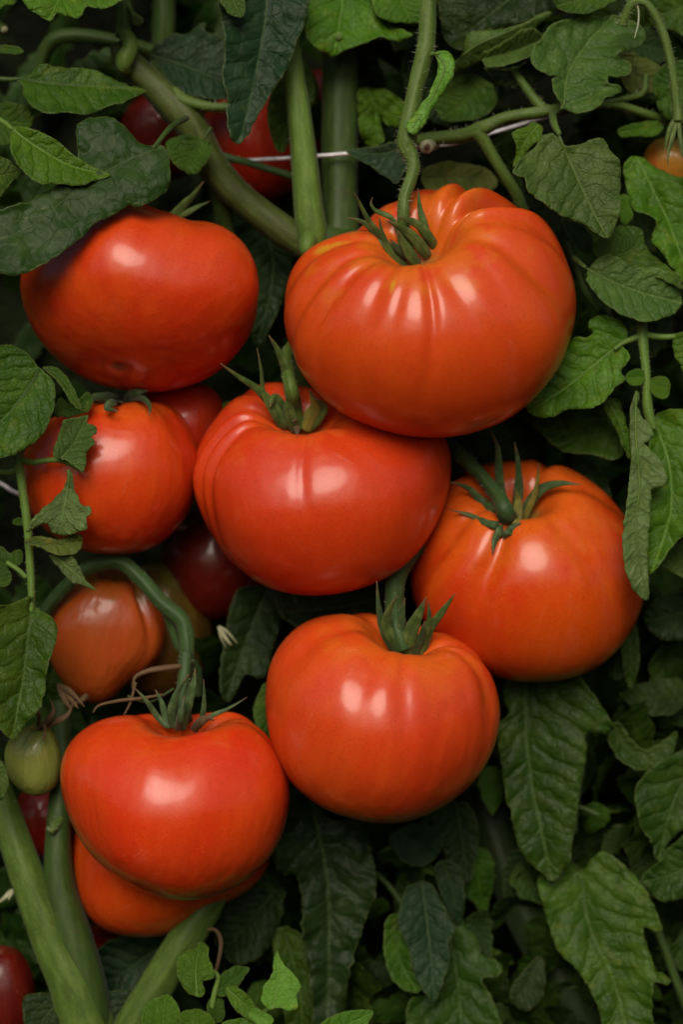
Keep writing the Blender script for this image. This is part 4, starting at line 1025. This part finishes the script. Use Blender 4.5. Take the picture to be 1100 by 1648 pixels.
# right middle compound leaf
rc = empty('compound_leaf', P(1045,690,20), 'compound leaf with a pale stalk, two tiny round leaflets and big lobed leaflets at right', 'leaf')
tube('rachis', [(1034,500,30,8),(1035,540,20,8.5),(1039,580,15,7),(1042,620,12,7),(1044,660,12,8),(1052,690,16,7)], M_STEML, rc, hair=120, seed=31)
tube('leaflet_stalk', [(1035,540,20,5),(1018,546,18,5),(1004,552,16,4),(990,562,16,3.5)], M_STEML, rc, seed=32)
tube('leaflet_stalk', [(1035,538,20,5.5),(1060,542,18,5.5),(1085,542,15,5),(1130,535,15,5)], M_STEML, rc, seed=33)
leaf('lobed green leaflet tucked behind the right side of the largest tomato', [(846,656),(862,636),(888,602),(908,572),(922,545),(945,542),(956,534),(948,526),(954,513),(974,507),(996,516),(1009,530),(1008,546),(1002,556),(1010,570),(1009,586),(998,597),(1003,614),(992,622),(978,638),(958,656),(930,658),(905,662),(886,672),(862,670)],
     [(1004,550),(960,585),(910,625),(850,664)], 25, 'fresh', gy=-0.25, gx=-0.15, quilt=5, wave=8, parent=rc, freq=7)
leaf(None, [(1007,608),(1014,597),(1026,593),(1037,599),(1038,611),(1030,620),(1016,621)], [(1040,606),(1024,607),(1009,608)], 8, 'fresh', parent=rc, grid=3, quilt=1, wave=2, gy=-0.3)
leaf(None, [(1048,612),(1056,606),(1068,605),(1079,614),(1079,630),(1072,642),(1058,641),(1048,630)], [(1044,616),(1060,620),(1076,632)], 6, 'fresh', parent=rc, grid=3, quilt=1, wave=2, gy=-0.3)
leaf('large glossy leaflet at the right edge behind the grey-green curled leaf', [(1052,690),(1058,670),(1080,658),(1110,660),(1160,670),(1160,800),(1110,845),(1092,868),(1075,885),(1060,905),(1044,925),(1038,900),(1034,840),(1036,780),(1044,730)],
     [(1056,672),(1080,750),(1078,830),(1046,922)], 12, 'fresh', gy=-0.2, gx=-0.05, quilt=6, wave=9, parent=rc, freq=7)
leaf('jagged leaflet hanging at the right edge beside the pale stalk', [(1085,548),(1100,532),(1150,530),(1160,600),(1130,640),(1105,620),(1098,590),(1086,575)], [(1150,540),(1115,580),(1102,612)], 8, 'fresh', parent=rc, quilt=3, wave=6)
leaf('grey-green leaf underside curling down over the right tomato, veins raised', [(1024,628),(1030,634),(1028,655),(1034,670),(1048,686),(1053,700),(1046,710),(1036,712),(1044,720),(1056,732),(1068,748),(1073,764),(1072,780),(1058,784),(1050,788),(1048,802),(1046,850),(1043,900),(1046,960),(1036,964),(1022,952),(1010,928),(1002,890),(1003,850),(1007,820),(1012,780),(1016,740),(1014,690),(1015,660),(1020,640)],
     [(1025,630),(1024,700),(1030,780),(1024,860),(1042,960)], -35, 'under', gx=0.15, gy=0.0, fold=0.25, quilt=3, wave=4, freq=13, serr=1.8, roll=2)
leaf('dim green leaf low behind the lobed leaflet at right', [(840,668),(880,672),(920,664),(960,660),(992,640),(1006,670),(1008,705),(1002,732),(978,741),(950,732),(915,730),(888,715),(865,692)], [(1000,650),(940,695),(870,690)], 120, 'mid', quilt=4, wave=8, gy=-0.2)
leaf('narrow curled leaf standing beside the grey-green underside', [(970,648),(984,640),(1000,658),(1010,684),(1016,712),(1015,740),(1004,720),(994,696),(980,672)], [(978,644),(998,680),(1014,735)], 60, 'fresh', quilt=2, wave=4, gx=0.4)
leaf('pale leaf at the right edge below the glossy leaflet', [(1058,900),(1075,884),(1105,866),(1150,860),(1150,935),(1110,934),(1085,922),(1068,912)], [(1150,880),(1110,900),(1064,902)], 80, 'grey', quilt=3, wave=6)
leaf('small dark leaf above the right tomato', [(920,735),(945,738),(970,760),(985,800),(970,805),(950,790),(930,765)], [(930,738),(955,770),(976,802)], 190, 'dark', quilt=2)
# left middle compound leaf
lc = empty('compound_leaf', P(45,900,0), 'compound leaf with a long stalk and crumpled leaflets hanging down the left edge', 'leaf')
tube('rachis', [(20,700,-20,6),(28,735,-15,7.5),(36,790,-10,7),(44,850,-8,7),(48,910,-5,6.5),(50,950,-5,6),(50,985,-5,5)], M_STEML, lc, hair=140, seed=41)
tube('leaflet_stalk', [(30,738,-14,6),(50,744,-18,5),(85,740,-25,4.5),(110,745,-32,4.5),(128,756,-38,4)], M_STEML, lc, seed=42)
tube('leaflet_stalk', [(30,752,-14,6),(15,760,-10,5),(-10,758,-5,5),(-50,750,0,5)], M_STEML, lc, seed=43)
tube('leaflet_stalk', [(42,930,-6,4),(30,918,-6,4),(10,905,-6,4)], M_STEML, lc, seed=44)
leaf('big rounded quilted leaflet at the left edge', [(-70,570),(-30,558),(5,554),(24,557),(42,568),(58,588),(72,600),(86,618),(88,650),(80,680),(62,708),(36,729),(10,738),(-20,738),(-70,720)], [(62,592),(40,630),(5,675),(-50,715)], -55, 'mid', gy=-0.25, gx=0.1, quilt=5, wave=7, parent=lc, freq=7)
leaf('narrow twisted leaflet pointing down over the dim calyx', [(66,590),(84,590),(100,598),(112,614),(124,636),(134,660),(118,652),(106,634),(94,616),(78,602)], [(70,592),(100,612),(132,658)], -30, 'mid', quilt=2, wave=3, gy=-0.5, parent=lc, grid=3.5)
leaf('shaded small leaflet between the twisted one and the dim calyx', [(96,640),(112,650),(128,640),(142,630),(149,645),(145,660),(128,668),(105,672),(88,668)], [(96,665),(120,655),(146,640)], 10, 'mid', quilt=2, wave=4, parent=lc, grid=3.5)
leaf('ragged leaflet with notched edge over the squarish tomato', [(98,690),(104,676),(118,673),(130,670),(141,667),(140,680),(152,686),(155,697),(147,703),(152,714),(144,722),(139,730),(140,746),(134,762),(120,750),(104,740),(88,736),(91,712)], [(100,738),(118,712),(138,672)], -40, 'grey', gx=0.2, quilt=3, wave=5, parent=lc, grid=3.6, freq=6)
leaf('faded crumpled leaflet with a curled hook at its corner', [(108,756),(117,764),(119,786),(128,806),(136,813),(146,815),(148,826),(140,832),(142,850),(122,857),(104,862),(84,856),(76,842),(60,850),(44,856),(58,832),(82,808),(104,782)], [(112,760),(104,812),(100,860)], -38, 'under', quilt=4, wave=9, parent=lc, grid=3.6, freq=6)
leaf('yellowing leaflet scrap across the long stalk', [(38,872),(58,862),(80,866),(92,868),(112,861),(130,860),(132,878),(124,890),(108,893),(90,893),(70,884),(48,877)], [(40,872),(85,877),(130,872)], -35, 'yellow', quilt=3, wave=7, parent=lc, grid=3.6)
leaf('pale pointed leaflet hanging below the yellowing scrap', [(78,892),(96,893),(112,892),(122,902),(134,926),(144,940),(158,950),(136,944),(114,934),(98,918)], [(86,893),(116,920),(156,949)], -32, 'under', quilt=2, wave=3, parent=lc, grid=3.6)
leaf('small lobed leaflet at the left edge', [(-40,880),(0,878),(14,890),(24,885),(34,886),(37,898),(30,910),(12,914),(20,924),(18,938),(2,943),(-40,940)], [(36,930),(10,908),(-30,900)], 5, 'mid', quilt=2, wave=6, parent=lc, grid=3.6)
leaf('tiny leaflet by the long stalk', [(20,838),(28,833),(38,836),(38,844),(28,846),(20,843)], [(38,840),(30,840),(20,841)], 0, 'mid', parent=lc, grid=3, quilt=0.5, wave=1)
leaf('large leaflet at lower left with a bright folded margin', [(-60,985),(0,975),(24,968),(44,960),(48,974),(60,983),(80,994),(90,1010),(88,1036),(80,1062),(74,1088),(72,1116),(62,1146),(44,1162),(34,1178),(24,1189),(12,1180),(-5,1165),(-60,1140)], [(48,962),(42,1030),(35,1100),(22,1186)], -40, 'mid', gx=0.25, gy=-0.2, quilt=5, wave=10, parent=lc, fold=0.3, freq=7)
leaf('little leaf edge at the left margin beside the green tomato', [(-30,1215),(0,1224),(10,1238),(14,1262),(6,1282),(-10,1290),(-30,1280)], [(-25,1220),(0,1250),(4,1280)], -10, 'grey', quilt=1.5, wave=3, grid=3.6)
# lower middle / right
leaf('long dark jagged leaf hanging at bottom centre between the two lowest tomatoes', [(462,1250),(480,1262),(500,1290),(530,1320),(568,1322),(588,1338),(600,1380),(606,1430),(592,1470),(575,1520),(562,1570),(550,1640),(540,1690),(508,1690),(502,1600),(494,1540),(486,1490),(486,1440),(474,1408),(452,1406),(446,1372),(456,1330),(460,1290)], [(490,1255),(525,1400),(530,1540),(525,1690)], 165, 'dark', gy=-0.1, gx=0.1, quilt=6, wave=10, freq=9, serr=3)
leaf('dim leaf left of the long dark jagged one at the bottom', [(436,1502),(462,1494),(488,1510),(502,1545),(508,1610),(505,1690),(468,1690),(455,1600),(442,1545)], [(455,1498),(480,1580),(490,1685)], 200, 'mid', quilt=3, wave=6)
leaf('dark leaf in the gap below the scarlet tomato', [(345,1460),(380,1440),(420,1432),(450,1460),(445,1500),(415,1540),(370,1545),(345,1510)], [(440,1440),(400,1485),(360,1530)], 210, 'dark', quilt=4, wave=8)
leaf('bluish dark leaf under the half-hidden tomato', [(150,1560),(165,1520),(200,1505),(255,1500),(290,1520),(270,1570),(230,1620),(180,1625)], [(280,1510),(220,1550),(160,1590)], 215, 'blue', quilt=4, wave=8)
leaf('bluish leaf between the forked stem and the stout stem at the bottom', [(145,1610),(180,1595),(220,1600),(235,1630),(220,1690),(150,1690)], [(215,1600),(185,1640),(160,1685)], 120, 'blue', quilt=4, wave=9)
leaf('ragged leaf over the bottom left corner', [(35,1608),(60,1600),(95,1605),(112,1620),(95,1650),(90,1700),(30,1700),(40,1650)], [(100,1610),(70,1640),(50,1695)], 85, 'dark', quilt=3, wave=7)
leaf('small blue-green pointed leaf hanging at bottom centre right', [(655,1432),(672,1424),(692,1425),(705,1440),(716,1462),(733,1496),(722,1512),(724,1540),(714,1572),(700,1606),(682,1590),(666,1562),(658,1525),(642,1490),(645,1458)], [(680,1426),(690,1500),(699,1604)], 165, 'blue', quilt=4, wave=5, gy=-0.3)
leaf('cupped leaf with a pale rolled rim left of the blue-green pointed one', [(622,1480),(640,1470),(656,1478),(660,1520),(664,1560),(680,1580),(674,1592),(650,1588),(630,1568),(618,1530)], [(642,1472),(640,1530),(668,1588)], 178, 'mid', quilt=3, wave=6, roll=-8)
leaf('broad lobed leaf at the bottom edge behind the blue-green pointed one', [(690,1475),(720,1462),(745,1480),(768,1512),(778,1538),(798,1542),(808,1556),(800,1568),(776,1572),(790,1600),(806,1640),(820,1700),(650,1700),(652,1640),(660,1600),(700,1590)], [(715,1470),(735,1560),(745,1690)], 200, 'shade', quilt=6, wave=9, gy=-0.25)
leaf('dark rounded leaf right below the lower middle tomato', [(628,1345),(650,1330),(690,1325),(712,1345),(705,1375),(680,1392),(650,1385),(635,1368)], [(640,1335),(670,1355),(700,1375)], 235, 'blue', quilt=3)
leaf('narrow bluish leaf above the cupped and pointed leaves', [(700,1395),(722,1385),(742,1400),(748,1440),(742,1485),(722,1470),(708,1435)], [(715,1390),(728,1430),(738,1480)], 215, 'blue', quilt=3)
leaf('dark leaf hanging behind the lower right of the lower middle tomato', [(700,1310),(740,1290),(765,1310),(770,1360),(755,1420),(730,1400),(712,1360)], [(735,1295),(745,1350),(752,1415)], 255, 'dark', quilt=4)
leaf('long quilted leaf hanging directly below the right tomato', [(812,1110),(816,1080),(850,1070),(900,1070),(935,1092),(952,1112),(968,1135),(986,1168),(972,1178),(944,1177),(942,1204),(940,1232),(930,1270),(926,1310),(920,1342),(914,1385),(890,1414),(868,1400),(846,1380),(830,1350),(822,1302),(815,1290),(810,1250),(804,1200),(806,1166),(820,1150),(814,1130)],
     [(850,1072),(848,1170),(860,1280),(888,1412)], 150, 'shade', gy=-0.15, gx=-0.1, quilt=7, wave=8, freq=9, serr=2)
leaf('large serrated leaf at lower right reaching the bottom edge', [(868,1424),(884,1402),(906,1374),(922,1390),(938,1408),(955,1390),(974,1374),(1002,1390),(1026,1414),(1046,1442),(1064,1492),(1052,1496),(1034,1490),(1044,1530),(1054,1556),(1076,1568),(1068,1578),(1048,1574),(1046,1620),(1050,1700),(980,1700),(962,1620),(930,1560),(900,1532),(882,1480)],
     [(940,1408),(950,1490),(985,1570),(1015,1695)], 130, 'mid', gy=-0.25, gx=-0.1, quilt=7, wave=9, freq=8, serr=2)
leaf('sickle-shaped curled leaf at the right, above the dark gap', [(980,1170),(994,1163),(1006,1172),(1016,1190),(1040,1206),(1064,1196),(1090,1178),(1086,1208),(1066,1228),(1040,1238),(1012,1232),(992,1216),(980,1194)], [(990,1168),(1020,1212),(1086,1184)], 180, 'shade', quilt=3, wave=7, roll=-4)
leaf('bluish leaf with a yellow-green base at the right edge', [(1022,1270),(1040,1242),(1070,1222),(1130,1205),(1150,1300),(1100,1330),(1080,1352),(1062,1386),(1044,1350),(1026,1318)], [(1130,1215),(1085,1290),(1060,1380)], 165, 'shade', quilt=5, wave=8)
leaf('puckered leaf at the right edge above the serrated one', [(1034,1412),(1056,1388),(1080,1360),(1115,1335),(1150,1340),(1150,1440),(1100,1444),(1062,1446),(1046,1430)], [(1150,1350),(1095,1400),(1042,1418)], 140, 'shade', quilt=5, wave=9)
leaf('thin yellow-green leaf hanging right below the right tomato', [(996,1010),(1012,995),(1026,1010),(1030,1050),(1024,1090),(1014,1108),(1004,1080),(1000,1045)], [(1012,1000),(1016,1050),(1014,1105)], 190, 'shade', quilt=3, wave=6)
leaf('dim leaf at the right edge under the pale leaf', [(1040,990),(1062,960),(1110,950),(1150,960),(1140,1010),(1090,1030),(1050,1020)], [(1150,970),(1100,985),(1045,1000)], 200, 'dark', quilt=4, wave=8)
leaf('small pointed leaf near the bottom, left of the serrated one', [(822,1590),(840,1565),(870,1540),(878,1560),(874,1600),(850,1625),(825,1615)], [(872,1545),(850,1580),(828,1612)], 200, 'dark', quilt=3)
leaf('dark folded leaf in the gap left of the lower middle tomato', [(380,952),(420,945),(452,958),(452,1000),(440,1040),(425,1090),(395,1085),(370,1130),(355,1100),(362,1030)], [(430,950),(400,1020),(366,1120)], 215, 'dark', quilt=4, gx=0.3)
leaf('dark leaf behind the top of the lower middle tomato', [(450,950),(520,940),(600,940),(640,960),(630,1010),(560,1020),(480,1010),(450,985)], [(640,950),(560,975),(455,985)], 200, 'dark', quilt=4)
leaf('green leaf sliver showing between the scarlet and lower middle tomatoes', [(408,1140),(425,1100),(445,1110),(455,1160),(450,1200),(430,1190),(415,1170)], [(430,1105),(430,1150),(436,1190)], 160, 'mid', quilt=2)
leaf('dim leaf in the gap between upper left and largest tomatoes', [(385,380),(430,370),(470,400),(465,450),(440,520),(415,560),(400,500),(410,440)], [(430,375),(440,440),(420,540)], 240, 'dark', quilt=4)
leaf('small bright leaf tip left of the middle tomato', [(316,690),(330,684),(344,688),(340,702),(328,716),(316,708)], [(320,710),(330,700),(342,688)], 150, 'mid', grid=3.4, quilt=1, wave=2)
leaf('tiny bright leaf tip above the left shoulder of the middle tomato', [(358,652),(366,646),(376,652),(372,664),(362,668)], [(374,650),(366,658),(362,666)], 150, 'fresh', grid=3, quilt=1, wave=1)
# bottom young shoot
ys = empty('young_shoot', P(330,1660,30), 'bright young shoot with small serrated leaves at the bottom left', 'shoot')
tube('shoot_stem', [(330,1700,40,6),(335,1650,30,5),(345,1600,28,4.5),(350,1570,30,4),(325,1555,28,3)], M_STEML, ys, seed=51)
tube('shoot_stem', [(390,1700,40,5),(400,1650,28,4.5),(430,1625,25,4),(450,1612,24,3)], M_STEML, ys, seed=52)
for ol, md, dp, cc in [
    ([(284,1548),(298,1532),(312,1528),(320,1518),(334,1524),(336,1540),(343,1556),(345,1572),(328,1578),(331,1594),(322,1603),(310,1598),(300,1592),(288,1574)], [(318,1600),(315,1560),(320,1520)], 20, 'fresh'),
    ([(228,1628),(240,1612),(256,1606),(270,1602),(284,1614),(290,1632),(286,1652),(270,1668),(245,1668),(232,1650)], [(262,1668),(262,1640),(266,1604)], 15, 'fresh'),
    ([(344,1590),(352,1572),(368,1560),(388,1556),(402,1560),(392,1574),(378,1592),(358,1602)], [(346,1598),(370,1580),(400,1560)], 35, 'mid'),
    ([(362,1592),(380,1588),(398,1600),(412,1618),(424,1636),(408,1642),(386,1630),(370,1612)], [(364,1592),(392,1614),(422,1636)], 10, 'fresh'),
    ([(420,1602),(426,1584),(438,1568),(440,1550),(446,1532),(453,1548),(468,1562),(485,1582),(478,1598),(479,1618),(462,1622),(448,1618),(436,1622),(424,1612)], [(440,1620),(446,1585),(447,1534)], 8, 'lime'),
    ([(285,1640),(300,1628),(322,1624),(345,1640),(345,1680),(295,1680)], [(318,1680),(318,1650),(318,1626)], 5, 'fresh'),
    ([(355,1650),(380,1640),(420,1642),(450,1655),(440,1690),(370,1690)], [(360,1680),(400,1664),(445,1658)], 0, 'fresh'),
    ([(505,1668),(518,1645),(545,1632),(580,1626),(602,1630),(590,1652),(570,1680),(520,1690)], [(510,1680),(550,1655),(600,1631)], 0, 'fresh'),
    ([(400,1628),(412,1622),(430,1630),(442,1640),(430,1650),(410,1645)], [(404,1630),(420,1636),(440,1642)], 4, 'lime'),
    ([(336,1610),(350,1604),(362,1616),(360,1640),(345,1646),(334,1630)], [(348,1644),(348,1625),(350,1606)], 26, 'mid')]:
    leaf(None, ol, md, dp, cc, parent=ys, grid=3.4, quilt=2, wave=4, serr=1.8, freq=5, gy=-0.3)

# small dried scraps
def scrap(label, pts, wd, mat, cat='dried petal', name='dried_petal'):
    r = empty(name, P(*pts[0]), label, cat)
    for i, (p_, w_) in enumerate(zip(pts_list(pts), wd)):
        sepal(r, p_, w_, mat, name='shred', seed=i * 3.1 + pts[0][0])
    return r
def pts_list(p):
    x, y, d = p[0]
    return [p, [(x, y, d), (p[1][0] + 6, p[1][1] - 5, p[1][2] - 6), (p[-1][0] + 10, p[-1][1] - 2, p[-1][2] - 4)], [(x + 1, y + 1, d), (p[1][0] - 5, p[1][1] + 3, p[1][2] - 3), (p[-1][0] - 9, p[-1][1] + 4, p[-1][2] + 3)]]
M_PETAL = sepalmat('petal_pale', (0.30, 0.30, 0.17), (0.42, 0.42, 0.26))
scrap('pale dried petal caught in the dark gap left of the lower middle tomato', [(352,1008,190), (360,1022,188), (374,1040,186)], (10, 5, 4), M_PETAL)
scrap('pinkish pale dried petal at the left edge behind the forked stem', [(26,1432,150), (14,1440,145), (2,1452,140)], (14, 9, 8), M_PETAL)
scrap('withered brown flower remains beside the small green tomato', [(92,1102,60), (108,1120,50), (126,1140,45)], (14, 12, 12), M_DRY, 'withered flower', 'withered_flower')
scrap('withered brown flower remains below the bronze tomato', [(140,1118,90), (128,1130,80), (112,1136,78)], (12, 10, 9), M_DRY, 'withered flower', 'withered_flower')
